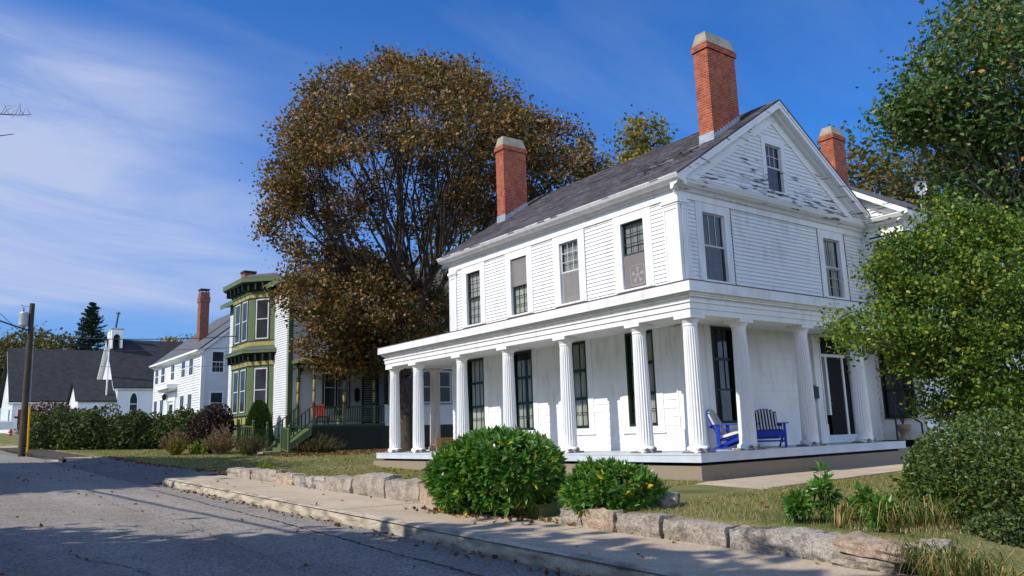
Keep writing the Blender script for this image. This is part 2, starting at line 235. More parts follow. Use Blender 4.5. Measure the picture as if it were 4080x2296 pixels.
def lawnM():
    m, nt, N, L, B = nodes('lawn')
    tc = N.new('ShaderNodeTexCoord'); a = N.new('ShaderNodeTexNoise'); L.new(tc.outputs['Object'], a.inputs[0]); a.inputs['Scale'].default_value = .9; a.inputs['Detail'].default_value = 8; a.inputs['Roughness'].default_value = .7
    r = N.new('ShaderNodeValToRGB'); L.new(a.outputs[0], r.inputs[0]); e = r.color_ramp.elements
    e[0].position = .36; e[0].color = (0.115, 0.150, 0.040, 1); e[1].position = .62; e[1].color = (0.285, 0.225, 0.115, 1)
    k = r.color_ramp.elements.new(.5); k.color = (0.205, 0.200, 0.075, 1)
    b = N.new('ShaderNodeTexNoise'); L.new(tc.outputs['Object'], b.inputs[0]); b.inputs['Scale'].default_value = 45; b.inputs['Detail'].default_value = 4
    mr = N.new('ShaderNodeMapRange'); L.new(b.outputs[0], mr.inputs[0]); mr.inputs[1].default_value = .3; mr.inputs[2].default_value = .7; mr.inputs[3].default_value = .55; mr.inputs[4].default_value = 1.3
    v = N.new('ShaderNodeVectorMath'); v.operation = 'SCALE'; L.new(r.outputs[0], v.inputs[0]); L.new(mr.outputs[0], v.inputs['Scale']); L.new(v.outputs[0], B.inputs['Base Color'])
    B.inputs['Roughness'].default_value = 1; B.inputs['Specular IOR Level'].default_value = .1
    bp = N.new('ShaderNodeBump'); bp.inputs['Strength'].default_value = .8; bp.inputs['Distance'].default_value = .04; L.new(b.outputs[0], bp.inputs['Height']); L.new(bp.outputs[0], B.inputs['Normal'])
    return m
mt['lawn'] = lawnM()
def shingleM():
    m, nt, N, L, B = nodes('purple_grey_shingles')
    g = N.new('ShaderNodeNewGeometry'); tc = N.new('ShaderNodeTexCoord')
    r = N.new('ShaderNodeValToRGB'); L.new(g.outputs['Random Per Island'], r.inputs[0]); e = r.color_ramp.elements
    e[0].position = 0; e[0].color = (0.085, 0.078, 0.088, 1); e[1].position = 1; e[1].color = (0.160, 0.148, 0.160, 1)
    n = N.new('ShaderNodeTexNoise'); L.new(tc.outputs['Object'], n.inputs[0]); n.inputs['Scale'].default_value = 1.2; n.inputs['Detail'].default_value = 6
    mr = N.new('ShaderNodeMapRange'); L.new(n.outputs[0], mr.inputs[0]); mr.inputs[1].default_value = .3; mr.inputs[2].default_value = .7; mr.inputs[3].default_value = .75; mr.inputs[4].default_value = 1.2
    v = N.new('ShaderNodeVectorMath'); v.operation = 'SCALE'; L.new(r.outputs[0], v.inputs[0]); L.new(mr.outputs[0], v.inputs['Scale']); L.new(v.outputs[0], B.inputs['Base Color'])
    B.inputs['Roughness'].default_value = .9; B.inputs['Specular IOR Level'].default_value = .2
    return m
mt['shingle'] = shingleM()

# ------------------------------------------------------------------ object helpers
def tag(o, label=None, cat=None, group=None, kind=None):
    if label: o['label'] = label
    if cat: o['category'] = cat
    if group: o['group'] = group
    if kind: o['kind'] = kind
    return o
def thing(name, label, cat, loc, group=None):
    o = bpy.data.objects.new(name, None); COL.objects.link(o); o.location = loc; o.empty_display_size = .3
    return tag(o, label, cat, group)
def wloc(o):
    v = Vector((0, 0, 0))
    while o is not None: v += o.location; o = o.parent
    return v
def link(name, me, mats, parent=None):
    o = bpy.data.objects.new(name, me); COL.objects.link(o)
    for m in (mats if isinstance(mats, (list, tuple)) else [mats]): me.materials.append(m)
    if parent is not None: o.parent = parent
    return o
def npmesh(name, V, tris=None, quads=None, mats=None, parent=None, smooth=False, origin=None):
    V = np.asarray(V, dtype=np.float32).reshape(-1, 3)
    off = np.array(origin if origin is not None else (wloc(parent) if parent is not None else (0, 0, 0)), dtype=np.float32)
    V = V - off
    me = bpy.data.meshes.new(name); me.vertices.add(len(V)); me.vertices.foreach_set('co', V.ravel())
    T = np.zeros((0, 3), np.int32) if tris is None else np.asarray(tris, np.int32).reshape(-1, 3)
    Q = np.zeros((0, 4), np.int32) if quads is None else np.asarray(quads, np.int32).reshape(-1, 4)
    me.loops.add(T.size + Q.size); me.loops.foreach_set('vertex_index', np.concatenate([T.ravel(), Q.ravel()]))
    n = len(T) + len(Q); me.polygons.add(n)
    st = np.concatenate([np.arange(len(T)) * 3, T.size + np.arange(len(Q)) * 4]).astype(np.int32)
    me.polygons.foreach_set('loop_start', st)
    me.polygons.foreach_set('use_smooth', np.full(n, smooth))
    me.update(calc_edges=True); me.validate()
    o = link(name, me, mats, parent)
    if origin is not None and parent is None: o.location = origin
    return o
IDT = np.hstack([np.eye(3), np.zeros((3, 1))])
def TF(ax, ay, origin, az=(0, 0, 1)):
    return np.column_stack([ax, ay, az, origin]).astype(float)
def local(o, rz):   # frame at o, x along heading rz, y to its left
    c, s = math.cos(rz), math.sin(rz); return TF((c, s, 0), (-s, c, 0), o)
class MB:
    def __init__(s, T=None): s.v = []; s.f = []; s.T = IDT if T is None else T
    def add(s, vs, fs):
        b = len(s.v); T = s.T
        for p in vs: s.v.append(tuple(T[:, :3] @ np.array(p, float) + T[:, 3]))
        for f in fs: s.f.append(tuple(b + i for i in f))
    def quad(s, a, b, c, d): s.add([a, b, c, d], [(0, 1, 2, 3)])
    def box(s, x0, x1, y0, y1, z0, z1):
        s.add([(x0, y0, z0), (x1, y0, z0), (x1, y1, z0), (x0, y1, z0), (x0, y0, z1), (x1, y0, z1), (x1, y1, z1), (x0, y1, z1)],
              [(0, 3, 2, 1), (4, 5, 6, 7), (0, 1, 5, 4), (1, 2, 6, 5), (2, 3, 7, 6), (3, 0, 4, 7)])
    def hexa(s, bot, top):
        n = len(bot); s.add(list(bot) + list(top), [tuple(range(n))[::-1], tuple(range(n, 2 * n))] + [(i, (i + 1) % n, n + (i + 1) % n, n + i) for i in range(n)])
    def prism(s, pts, axis, a, b):
        def P(p, t):
            return (t, p[0], p[1]) if axis == 0 else ((p[0], t, p[1]) if axis == 1 else (p[0], p[1], t))
        s.hexa([P(p, a) for p in pts], [P(p, b) for p in pts])
    def tube(s, p0, p1, r0, r1=None, n=8):
        r1 = r0 if r1 is None else r1; p0 = np.array(p0, float); p1 = np.array(p1, float); d = p1 - p0; d /= np.linalg.norm(d) + 1e-9
        a = np.cross(d, (0, 0, 1) if abs(d[2]) < .9 else (1, 0, 0)); a /= np.linalg.norm(a); b = np.cross(d, a)
        an = [2 * math.pi * i / n for i in range(n)]
        s.hexa([p0 + r0 * (math.cos(t) * a + math.sin(t) * b) for t in an], [p1 + r1 * (math.cos(t) * a + math.sin(t) * b) for t in an])
    def path(s, pts, r, n=8):
        for a, b in zip(pts[:-1], pts[1:]): s.tube(a, b, r, r, n)
    def lathe(s, prof, c=(0, 0, 0), n=24, flute=0, depth=0.0, fl=None):
        """prof: (radius, z[, fluted]) from bottom to top"""
        rings = []
        for p in prof:
            ring = []
            for i in range(n):
                t = 2 * math.pi * i / n; r = p[0]
                if len(p) > 2 and p[2]: r -= depth * abs(math.sin(flute * t / 2)) ** 1.0 * p[2]
                ring.append((c[0] + r * math.cos(t), c[1] + r * math.sin(t), c[2] + p[1]))
            rings.append(ring)
        vs = [v for r_ in rings for v in r_]; fs = []
        for k in range(len(rings) - 1):
            for i in range(n):
                j = (i + 1) % n; fs.append((k * n + i, k * n + j, (k + 1) * n + j, (k + 1) * n + i))
        fs.append(tuple(range(n))[::-1]); fs.append(tuple((len(rings) - 1) * n + i for i in range(n)))
        s.add(vs, fs)
    def clap(s, x0, x1, z0, z1, step=.104, lap=.024, y=0.0, xl=None, xr=None):
        """lapped boards, local y outward"""
        z = z0
        while z < z1 - 1e-4:
            t = min(z + step, z1)
            a0, a1 = (xl(z), xl(t)) if xl else (x0, x0); b0, b1 = (xr(z), xr(t)) if xr else (x1, x1)
            if b0 > a0:
                if b1 < a1: a1 = b1 = (a1 + b1) / 2
                s.add([(a0, y + lap, z), (b0, y + lap, z), (b1, y + .002, t), (a1, y + .002, t), (a0, y, z), (b0, y, z)], [(0, 1, 2, 3), (0, 4, 5, 1)])
            z = t
    def build(s, name, m, parent=None, smooth=False, origin=None):
        off = Vector(origin) if origin is not None else (wloc(parent) if parent is not None else Vector((0, 0, 0)))
        me = bpy.data.meshes.new(name); me.from_pydata([(a[0] - off.x, a[1] - off.y, a[2] - off.z) for a in s.v], [], s.f)
        if smooth:
            me.polygons.foreach_set('use_smooth', [True] * len(me.polygons))
        me.update(); o = link(name, me, m, parent)
        if origin is not None: o.location = off - (wloc(parent) if parent is not None else Vector((0, 0, 0)))
        return o
def smooth_by_angle(o, deg=35):
    me = o.data; me.polygons.foreach_set('use_smooth', [True] * len(me.polygons))
    try: me.set_sharp_from_angle(angle=R(deg))
    except Exception: pass
def children(o): return [c for c in bpy.data.objects if c.parent == o]
def copy_tree(o, parent=None):
    c = o.copy(); COL.objects.link(c); c.parent = parent
    for ch in children(o): copy_tree(ch, c)
    return c

# ------------------------------------------------------------------ terrain heights
def sstep(a, b, x):
    t = np.clip((np.asarray(x, float) - a) / (b - a), 0, 1); return t * t * (3 - 2 * t)
def zb(Y):
    Y = np.asarray(Y, float)
    z = -.74 + .021 * np.clip(Y, -60, 46) + .036 * (np.clip(Y, 46, 112) - 46) + .012 * (np.clip(Y, 112, 400) - 112)
    return z
def zy(X, Y):
    X = np.asarray(X, float); Y = np.asarray(Y, float)
    flat = np.where(Y > 0, -.55, -.57) + 0.10 * sstep(-1.5, -5.2, X) * sstep(0, 5, Y)
    flat = flat - .27 * sstep(-6.7, -7.6, Y) * sstep(-2.2, -3.6, X)
    return flat * (1 - sstep(8, 17, Y)) + (zb(Y) + .0) * sstep(8, 17, Y)
def cx(Y):
    Y = np.asarray(Y, float); d = np.clip(Y - 42, 0, 80); return -.0036 * d * d
def gz(X, Y):
    """ground level a plant or a leaf stands on"""
    X = np.asarray(X, float); Y = np.asarray(Y, float); u = X - cx(Y)
    road = zb(Y) - .135 - .04 * np.clip((np.abs(u + 11.3) - 1) / 3.3, 0, 1)
    return np.where(u > -5.1, zy(X, Y), np.where(u > -7, np.where((Y > 14.2) & (Y < 33), zb(Y) - .16 + .16 * sstep(-7.35, -5.15, u), zb(Y)), road))

# ================================================================== SETTING
def build_ground():
    xs = np.unique(np.concatenate([np.linspace(-400, -40, 13), np.linspace(-40, -16, 9), [-15.7, -15.6, -7.05, -6.0, -5.17, -5.06, -4.6, -4.2, -3.9], np.linspace(-3.5, 12, 32), np.linspace(14, 60, 24), np.linspace(70, 500, 15)]))
    ys = np.unique(np.concatenate([np.linspace(-200, -20, 12), np.linspace(-18, -4, 15), [-3.2, -2.6, -2.45, -2.2, -1.8, -1.4, -1.15, -1.0, -.5], np.linspace(0, 50, 51), np.linspace(52, 120, 35), np.linspace(130, 500, 16)]))
    X, Y = np.meshgrid(xs, ys); X = X + cx(Y); U = X - cx(Y)
    Z = zy(X, Y)
    Z = np.where(U < -5.1, zb(Y) - .32, Z); Z = np.where(U < -15.65, zb(Y), Z)
    walk = (Y < -1.05) & (Y > -2.55) & (U < -3.85) & (U > -5.1)
    Z = np.where(walk, np.minimum(Z, -.95 + (U + 5.2) * .10), Z)
    n, k = X.shape; idx = np.arange(n * k).reshape(n, k)
    q = np.stack([idx[:-1, :-1], idx[:-1, 1:], idx[1:, 1:], idx[1:, :-1]], -1).reshape(-1, 4)
    o = npmesh('ground', np.stack([X, Y, Z], -1), quads=q, mats=mt['lawn'], smooth=False); tag(o, kind='structure')
def strip(name, m, x0, x1, ys, zf, nx=8, curve=True):
    ys = np.asarray(ys, float); t = np.linspace(0, 1, nx)
    V = []
    for y in ys:
        a = x0(y) if callable(x0) else x0; b = x1(y) if callable(x1) else x1
        c = float(cx(y)) if curve else 0
        for s in t: V.append((a + (b - a) * s + c, y, float(zf(a + (b - a) * s, y))))
    idx = np.arange(len(ys) * nx).reshape(len(ys), nx)
    q = np.stack([idx[:-1, :-1], idx[:-1, 1:], idx[1:, 1:], idx[1:, :-1]], -1).reshape(-1, 4)
    return tag(npmesh(name, V, quads=q, mats=m), kind='structure')
def lump(x, y): return .006 * math.sin(x * 1.7 + y * .9) + .005 * math.sin(y * 2.3 - x)
build_ground()
strip('road', mt['asphalt'], -15.55, -7.0, np.linspace(-60, 130, 191), lambda u, y: zb(y) - .13 + .05 * (1 - ((u + 11.3) / 4.3) ** 2) - .05 + lump(u, y), 14)
# driveway apron rising from the road to the lawns between the two pavements
def pavement(name, y0, y1, step, x0=-6.82, x1=-5.32):
    b = MB(); j = MB(); k = MB(); y = y0
    j.add([(x0 - .16 + float(cx(y0)), y0, float(zb(y0)) - .02), (x1 + .12 + float(cx(y0)), y0, float(zb(y0)) - .02), (x1 + .12 + float(cx(y1)), y1, float(zb(y1)) - .02), (x0 - .16 + float(cx(y1)), y1, float(zb(y1)) - .02)], [(0, 1, 2, 3)])
    while y < y1 - .01:
        t = min(y + step, y1); a, c = float(zb(y)), float(zb(t)); dx, dx2 = float(cx(y)), float(cx(t)); e = random.uniform(-.004, .004)
        b.hexa([(x0 + dx, y + .007, a - .12), (x1 + dx, y + .007, a - .12), (x1 + dx2, t - .007, c - .12), (x0 + dx2, t - .007, c - .12)],
               [(x0 + dx, y + .007, a + e), (x1 + dx, y + .007, a + e), (x1 + dx2, t - .007, c + e), (x0 + dx2, t - .007, c + e)])
        y = t
    tag(b.build(name, mt['sidewalk']), kind='structure'); tag(j.build('pavement_joints', mt['joint']), kind='structure')
    # the kerb: rough, rounded and chipped edge
    ys = np.arange(y0, y1 + .001, .11); V = []; prof = [(-.165, -.30), (-.168, -.11), (-.155, -.035), (-.115, -.006), (-.06, .001), (-.002, .001), (-.002, -.1)]
    for i, yy in enumerate(ys):
        d = float(cx(yy)); z = float(zb(yy))
        for (px, pz) in prof:
            w = 1.0 if pz > -.2 and px < -.03 else 0.0
            V.append((x0 + px + d + w * (random.gauss(0, .003) + .005 * math.sin(yy * 5.1 + pz * 30) * math.sin(yy * 2.3)), yy, z + pz + w * (random.gauss(-.003, .003) - .007 * abs(math.sin(yy * 3.7 + px * 40)) * (math.sin(yy * 1.3) > .2))))
    n = len(prof); idx = np.arange(len(ys) * n).reshape(-1, n)
    q = np.stack([idx[:-1, :-1], idx[1:, :-1], idx[1:, 1:], idx[:-1, 1:]], -1).reshape(-1, 4)
    tag(npmesh('kerb', V, quads=q, mats=mt['kerb']), kind='structure')
def road_z(u, y): return float(zb(y)) - .13 + .05 * (1 - ((u + 11.3) / 4.3) ** 2) - .05 + lump(u, y)
strip('driveway', mt['drive'], -7.5, lambda y: -5.0 - .35 * math.sin((y - 14) / 19 * math.pi) + .9 * max(0, 1 - (y - 14.0) / 2.2), np.linspace(14.4, 33.5, 39), lambda u, y: road_z(u, y) + .007 + .245 * float(sstep(-7.35, -5.15, u)), 14)
def crack(name, pts, w, m, jit=.03):
    V = []; Q = []; P = []
    for (a, b) in zip(pts[:-1], pts[1:]):
        n = max(2, int(math.hypot(b[0] - a[0], b[1] - a[1]) / .09))
        P += [(a[0] + (b[0] - a[0]) * i / n + random.gauss(0, jit), a[1] + (b[1] - a[1]) * i / n) for i in range(n)]
    for i, (x, y) in enumerate(P):
        ww = w * random.uniform(.3, 1.5); o = len(V); V += [(x - ww, y + ww * .3, road_z(x - ww, y) + .006), (x + ww, y - ww * .3, road_z(x + ww, y) + .006)]
        if i: Q.append((o - 2, o - 1, o + 1, o))
    tag(npmesh(name, V, quads=Q, mats=m), kind='structure')
crack('road_seam', [(-7.75, 12.5), (-7.75, 5.0), (-7.8, 0.0), (-7.95, -5.5), (-8.1, -9.5)], .020, mt['soil'], .015)
crack('road_crack', [(-11.2, 1.2), (-10.7, -.6), (-10.6, -2.2), (-10.1, -4.0), (-10.2, -6.5)], .009, mt['joint'])
crack('road_crack', [(-9.2, 12.0), (-9.35, 7.0), (-9.1, 3.5), (-9.3, -2)], .005, mt['joint'])
pavement('pavement', -24, 14.2, 1.55)
pavement('pavement', 33.6, 60, 1.55)
def build_walk():
    b = MB(); up = [(-5.32, -1.15), (-4.2, -.95), (0, -.13), (4.5, -.16), (9, -.2)]; lo = [(-5.32, -2.45), (-4.2, -2.35), (-.5, -2.12), (4.2, -1.84), (9.2, -1.5)]
    zz = [-.785, -.70, -.552, -.535, -.52]
    for i in range(4):
        b.hexa([(lo[i][0], lo[i][1], zz[i] - .1), (lo[i + 1][0] - .012, lo[i + 1][1], zz[i + 1] - .1), (up[i + 1][0] - .012, up[i + 1][1], zz[i + 1] - .1), (up[i][0], up[i][1], zz[i] - .1)],
               [(lo[i][0], lo[i][1], zz[i]), (lo[i + 1][0] - .012, lo[i + 1][1], zz[i + 1]), (up[i + 1][0] - .012, up[i + 1][1], zz[i + 1]), (up[i][0], up[i][1], zz[i])])
    tag(b.build('front_path', mt['sidewalk']), kind='structure')
build_walk()

# granite blocks along the lawn edge
def rock(name, label, m, c, size, rz, seed, group, tilt=0.0):
    import bmesh
    rg = random.Random(seed); bm = bmesh.new(); bmesh.ops.create_cube(bm, size=1.0)
    bmesh.ops.bevel(bm, geom=bm.edges[:], offset=.05, segments=1, affect='EDGES', profile=.5) if False else None
    bmesh.ops.subdivide_edges(bm, edges=bm.edges[:], cuts=4, use_grid_fill=True)
    for v in bm.verts:
        p = v.co; edge = sum(1 for a in p if abs(a) > .499)
        sh = 1 - (.012 if edge == 2 else .03 if edge == 3 else 0)
        q = Vector((p.x * size[0] * (sh if edge > 1 else 1), p.y * size[1] * (sh if edge > 1 else 1), p.z * size[2] * (sh - .03 * (edge > 1))))
        q += Vector((rg.gauss(0, .013), rg.gauss(0, .008), rg.gauss(0, .009)))
        q.z += .012 * math.sin(q.x * 7 + seed) + .012 * math.cos(q.y * 4 + seed * 2)
        v.co = q
    me = bpy.data.meshes.new(name); bm.to_mesh(me); bm.free()
    o = link(name, me, m); o.location = c; o.rotation_euler = (tilt, 0, rz); tag(o, label, 'stone block', group); smooth_by_angle(o, 16)
    return o
GR = 'granite blocks edging the front lawn along the pavement'
runA = [(13.35, 11.42, -.24, 'squared granite block at the far end of the lawn wall by the driveway', 'granite'),
        (11.40, 9.43, -.25, 'long granite block second from the driveway end of the wall', 'granite'),
        (9.41, 8.33, -.30, 'short granite block third from the driveway end of the wall', 'granite3'),
        (8.30, 6.44, -.33, 'low granite block fourth from the driveway end of the wall', 'granite2'),
        (6.40, 5.09, -.31, 'granite block just before the tallest block of the wall', 'granite'),
        (5.06, 3.58, -.22, 'tallest pale granite block of the wall left of the big rhododendron', 'granite'),
        (3.55, 2.21, -.30, 'granite block between the tallest block and the last one by the big bush', 'granite'),
        (2.18, .95, -.33, 'granite block half tucked under the left side of the big rhododendron', 'granite3')]
for i, (a, b_, zt, lab, m) in enumerate(runA):
    y = (a + b_) / 2; z0 = float(zb(y)) - .1; w = .42
    rock('granite_block', lab, mt[m], (-5.34 + w / 2 + random.uniform(-.03, .03), y, (zt + z0) / 2), (w, a - b_ - .015, zt - z0), random.uniform(-.015, .015), 20 + i, GR)
runB = [(-1.83, -2.27, -.57, 'small granite block at the path end under the small rhododendron', 'granite'),
        (-2.29, -2.90, -.545, 'rust-stained tan granite block in front of the small rhododendron', 'granite3'),
        (-2.96, -3.75, -.55, 'rough granite block right of the rust-stained one', 'granite'),
        (-3.79, -4.76, -.58, 'long pale granite block in front of the dry lawn', 'granite'),
        (-4.79, -6.20, -.60, 'very long granite block with black stains on its face', 'granite2')]
for i, (a, b_, zt, lab, m) in enumerate(runB):
    y = (a + b_) / 2; z0 = float(zb(y)) - .1; w = .34
    rock('granite_block', lab, mt[m], (-5.34 + w / 2, y, (zt + z0) / 2), (w, a - b_ - .012, zt - z0), random.uniform(-.02, .02), 40 + i, GR)
rock('granite_block', 'pinkish granite slab tipped askew at the right end of the wall', mt['granite3'], (-5.30, -6.55, -.665), (.30, .74, .155), R(-8), 61, GR, tilt=R(5))
rock('granite_block', 'flat grey stone lying under the tipped pinkish slab', mt['granite'], (-5.30, -6.45, -.815), (.32, .62, .13), R(3), 62, GR)
rock('granite_block', 'small grey stone behind the tipped slab at the day lilies', mt['granite'], (-5.12, -7.02, -.70), (.28, .26, .17), R(20), 63, GR)
rock('granite_block', 'dark shaded granite block beside the path behind the small rhododendron', mt['granite2'], (-4.1, -2.75, -.52), (.5, .34, .24), R(35), 64, GR)

# ================================================================== WHITE HOUSE
WX, WY, XR, UH = 1.73, 1.61, 10.20, 12.03
ZE, ZP, VM = 6.63, 9.60, 5.97
SL = (ZP - ZE) / (VM - 1.40)
front = TF((0, 1, 0), (-1, 0, 0), (WX, 0, 0)); gab = TF((1, 0, 0), (0, -1, 0), (0, WY, 0)); wingT = TF((0, 1, 0), (-1, 0, 0), (XR, 0, 0))
H = thing('white_house', 'large white clapboard house with columned porch, steep front gable and three brick chimneys', 'house', (5.97, 6.8, -.55))

def window(parent, T, x0, x1, z0, z1, cols=3, rows=(2, 2), frame='muntin', casing=None, cm='white', glass='glass', cover=None, mun=.018, deep=.07, label=None, sill=True, screen=False):
    """a window whose opening is x0..x1, z0..z1 in the wall frame T (local y outward)"""
    fr = MB(T); c = casing or 0.0; 
    pr = .035
    if c:
        fr.box(x0 - c, x0, -.06, pr, z0 - .06, z1 + c); fr.box(x1, x1 + c, -.06, pr, z0 - .06, z1 + c); fr.box(x0, x1, -.06, pr - .003, z1, z1 + c)
    else:
        fr.box(x0 - .03, x0, -.06, .03, z0, z1); fr.box(x1, x1 + .03, -.06, .03, z0, z1); fr.box(x0, x1, -.06, .03, z1, z1 + .03)
    W = fr.build('window', mt[cm], parent)
    if label: W['label'] = label
    if sill:
        s = MB(T); s.box(x0 - (c or .03) * .6 - .02, x1 + (c or .03) * .6 + .02, -.06, pr + .035, z0 - .062, z0 - .012); s.build('sill', mt[cm], W)
    sa = MB(T); st = .045; n = len(rows); h = (z1 - z0) / n
    for k in range(n):
        zb_, zt = z0 + k * h, z0 + (k + 1) * h; yo = -.035 - .028 * (k == 0) * (n > 1)
        sa.box(x0, x0 + st, yo - .03, yo, zb_, zt); sa.box(x1 - st, x1, yo - .03, yo, zb_, zt)
        sa.box(x0 + st, x1 - st, yo - .03, yo - .001, zb_, zb_ + st); sa.box(x0 + st, x1 - st, yo - .03, yo - .001, zt - st * .8, zt)
        iw = x1 - x0 - 2 * st; ih = zt - zb_ - st * 1.8
        for i in range(1, cols): sa.box(x0 + st + iw * i / cols - mun / 2, x0 + st + iw * i / cols + mun / 2, yo - .026, yo - .004, zb_ + st, zt - st * .8)
        for j in range(1, rows[k]): sa.box(x0 + st, x1 - st, yo - .025, yo - .005, zb_ + st + ih * j / rows[k] - mun / 2, zb_ + st + ih * j / rows[k] + mun / 2)
    sa.build('sash', mt[frame], W)
    g = MB(T); g.quad((x0, -.055, z0), (x1, -.055, z0), (x1, -.055, z1), (x0, -.055, z1)); g.build('pane', mt[glass], W)
    if cover:
        kind, a, b = cover   # cloth from fraction a to b of the height
        cv = MB(T); n = 28; za, zc = z0 + (z1 - z0) * a, z0 + (z1 - z0) * b
        if kind == 'blind':
            k = int((zc - za) / .045)
            for i in range(k): cv.add([(x0 + .03, -.135, za + i * .045), (x1 - .03, -.135, za + i * .045), (x1 - .03, -.115, za + i * .045 + .043), (x0 + .03, -.115, za + i * .045 + .043)], [(0, 1, 2, 3)])
            cv.build('blind', mt['blind'], W)
        else:
            V = []
            for i in range(n + 1):
                t = i / n; V.append((x0 + .02 + (x1 - x0 - .04) * t, -.14 + .022 * math.sin(t * 36 + x0 * 3) + .012 * math.sin(t * 71), t))
            for i in range(n):
                if kind == 'split' and .40 < V[i][2] < .58: continue
                cv.add([(V[i][0], V[i][1], za), (V[i + 1][0], V[i + 1][1], za), (V[i + 1][0], V[i + 1][1], zc), (V[i][0], V[i][1], zc)], [(0, 1, 2, 3)])
            cv.build('curtain', mt['curtain'], W)
    if screen:
        sc = MB(T); za, zc = (z0 + .03, (z0 + z1) / 2) if screen != 2 else ((z0 + z1) / 2, z1 - .02); sc.quad((x0 + .03, -.02, za), (x1 - .03, -.02, za), (x1 - .03, -.02, zc), (x0 + .03, -.02, zc)); sc.build('insect_screen', mt['screen'], W)
    return W

def white_house():
    # --- walls
    w = MB(front)
    cas = [(2.51, 3.88), (5.02, 6.42), (7.42, 8.82), (9.92, 11.30)]           # flat boards round the upper windows
    edges = [(2.05, 2.51), (3.88, 5.02), (6.42, 7.42), (8.82, 9.92), (11.30, 11.62)]
    for a, b in edges: w.clap(a, b, 3.8, 6.145)
    for a, b in cas: w.clap(a, b, 3.8, 4.085)
    # lower wall: flush boards around four tall windows
    lo = [(2.72, 3.64), (5.22, 6.14), (7.62, 8.52), (10.14, 11.06)]
    xs = [1.62] + [v for p in lo for v in p] + [UH]
    for i in range(0, len(xs), 2): w.clap(xs[i], xs[i + 1], -.02, 3.0, step=.205, lap=.013)
    for a, b in lo: w.clap(a, b, -.02, .62, step=.205, lap=.013); w.box(a, b, -.06, .006, 2.95, 3.0)
    w.T = gab
    for a, b in [(2.02, 2.35), (3.78, 7.72), (9.2, 10.19)]: w.clap(a, b, 3.8, 6.145)
    xs = [1.75, 2.59, 3.41, 6.86]; 
    w.clap(1.75, 2.59, -.02, 3.0, step=.205, lap=.013); w.clap(3.41, 7.2, -.02, 3.0, step=.205, lap=.013); w.clap(8.9, 10.19, -.02, 3.0, step=.205, lap=.013)
    w.clap(2.59, 3.41, -.02, .6, step=.205, lap=.013); w.box(2.59, 3.41, -.06, .006, 2.95, 3.0)
    for a, b in [(2.35, 3.78), (7.72, 9.2)]: w.clap(a, b, 3.8, 4.1)
    # plain far sides
    w.T = IDT
    w.box(WX + .02, XR, UH - .03, UH, -.3, ZE); w.box(XR - .03, XR - .002, 1.63, UH - .03, -.3, ZE)
    w.build('wall', mt['white'], H)
    g = MB(gab)
    f = lambda z: (z - ZE) / SL + 1.40 + .30; h = lambda z: 2 * VM - f(z)
    for xl, xr in ((f, lambda z: np.minimum(5.395, h(z))), (lambda z: max(6.465, f(z)), h)): g.clap(0, 0, 6.66, 8.5, step=.112, xl=xl, xr=xr)
    g.clap(0, 0, 8.5, 9.28, step=.112, xl=f, xr=h); g.clap(5.395, 6.465, 6.66, 6.91, step=.11)
    g.build('gable_wall', mt['gable'], H)
    i = MB(); i.box(2.2, 9.9, 2.1, 11.7, -.3, 6.5); i.build('room_shade', mt['room_shade'], H)  # solid dark core behind the windows, its colour stands in for unlit rooms
    # --- wide flat casings with the upper windows
    for k, (a, b) in enumerate([(2.78, 3.60), (5.31, 6.13), (7.69, 8.51), (10.20, 11.02)]):
        cov = [('blind', .5, 1), ('blind', .0, 1), ('curtain', 0, .95), ('curtain', 0, 1)][k]
        W = window(H, front, a, b, 4.13, 5.90, 3, (3, 3), 'sash_dark' if k in (0, 2, 3) else 'muntin', casing=.275, cover=cov, screen=(1, 1, 2, 0)[k])
        c = MB(front); c.box(a - .275, b + .275, -.06, .043, 6.177, 6.205); c.build('head_moulding', mt['white'], W)
    for k, (a, b) in enumerate([(2.60, 3.47), (8.00, 8.87)]):
        W = window(H, gab, a, b, 4.15, 5.90, 3, (3, 1), 'muntin', casing=.245, cover=None if k == 0 else ('split', 0, 1), glass='glassd' if k == 0 else 'glass')
    window(H, gab, 5.56, 6.30, 6.97, 8.33, 3, (2, 2), 'muntin', casing=.17, cm='gable', glass='glassd', label='small attic window with flaking frame')
    for k, (a, b) in enumerate(lo):
        W = window(H, front, a, b, .63, 2.94, 3, (2, 1, 1), 'green', glass='glass', cover=('split' if k in (0, 2) else 'curtain', 0, 1 if k != 2 else .9), mun=.022, sill=False)
        c = MB(front); c.box(a - .24, a - .03, .0, .028, .46, 3.0); c.box(b + .03, b + .24, .0, .028, .46, 3.0); c.box(a - .03, b + .03, .0, .026, .46, .595); c.box(a - .27, b + .27, .0, .045, .425, .462); c.build('casing', mt['white'], W)
        gf = MB(front); gf.box(a - .028, a + .028, -.04, .034, .60, 2.97); gf.box(b - .028, b + .028, -.04, .034, .60, 2.97); gf.box(a + .028, b - .028, -.04, .033, 2.91, 2.97); gf.box(a + .028, b - .028, -.04, .033, .60, .67); gf.build('frame', mt['green'], W)
    W = window(H, gab, 2.60, 3.40, .63, 2.94, 3, (2, 1, 1), 'green', glass='glassd', cover=('curtain', 0, 1), mun=.022, sill=False)
    c = MB(gab); c.box(2.36, 2.57, 0, .028, .46, 3.0); c.box(3.43, 3.64, 0, .028, .46, 3.0); c.box(2.57, 3.43, 0, .026, .46, .595); c.build('casing', mt['white'], W)
    gf = MB(gab); gf.box(2.572, 2.628, -.04, .034, .60, 2.97); gf.box(3.372, 3.428, -.04, .034, .60, 2.97); gf.box(2.628, 3.372, -.04, .033, 2.91, 2.97); gf.box(2.628, 3.372, -.04, .033, .60, .67); gf.build('frame', mt['green'], W)
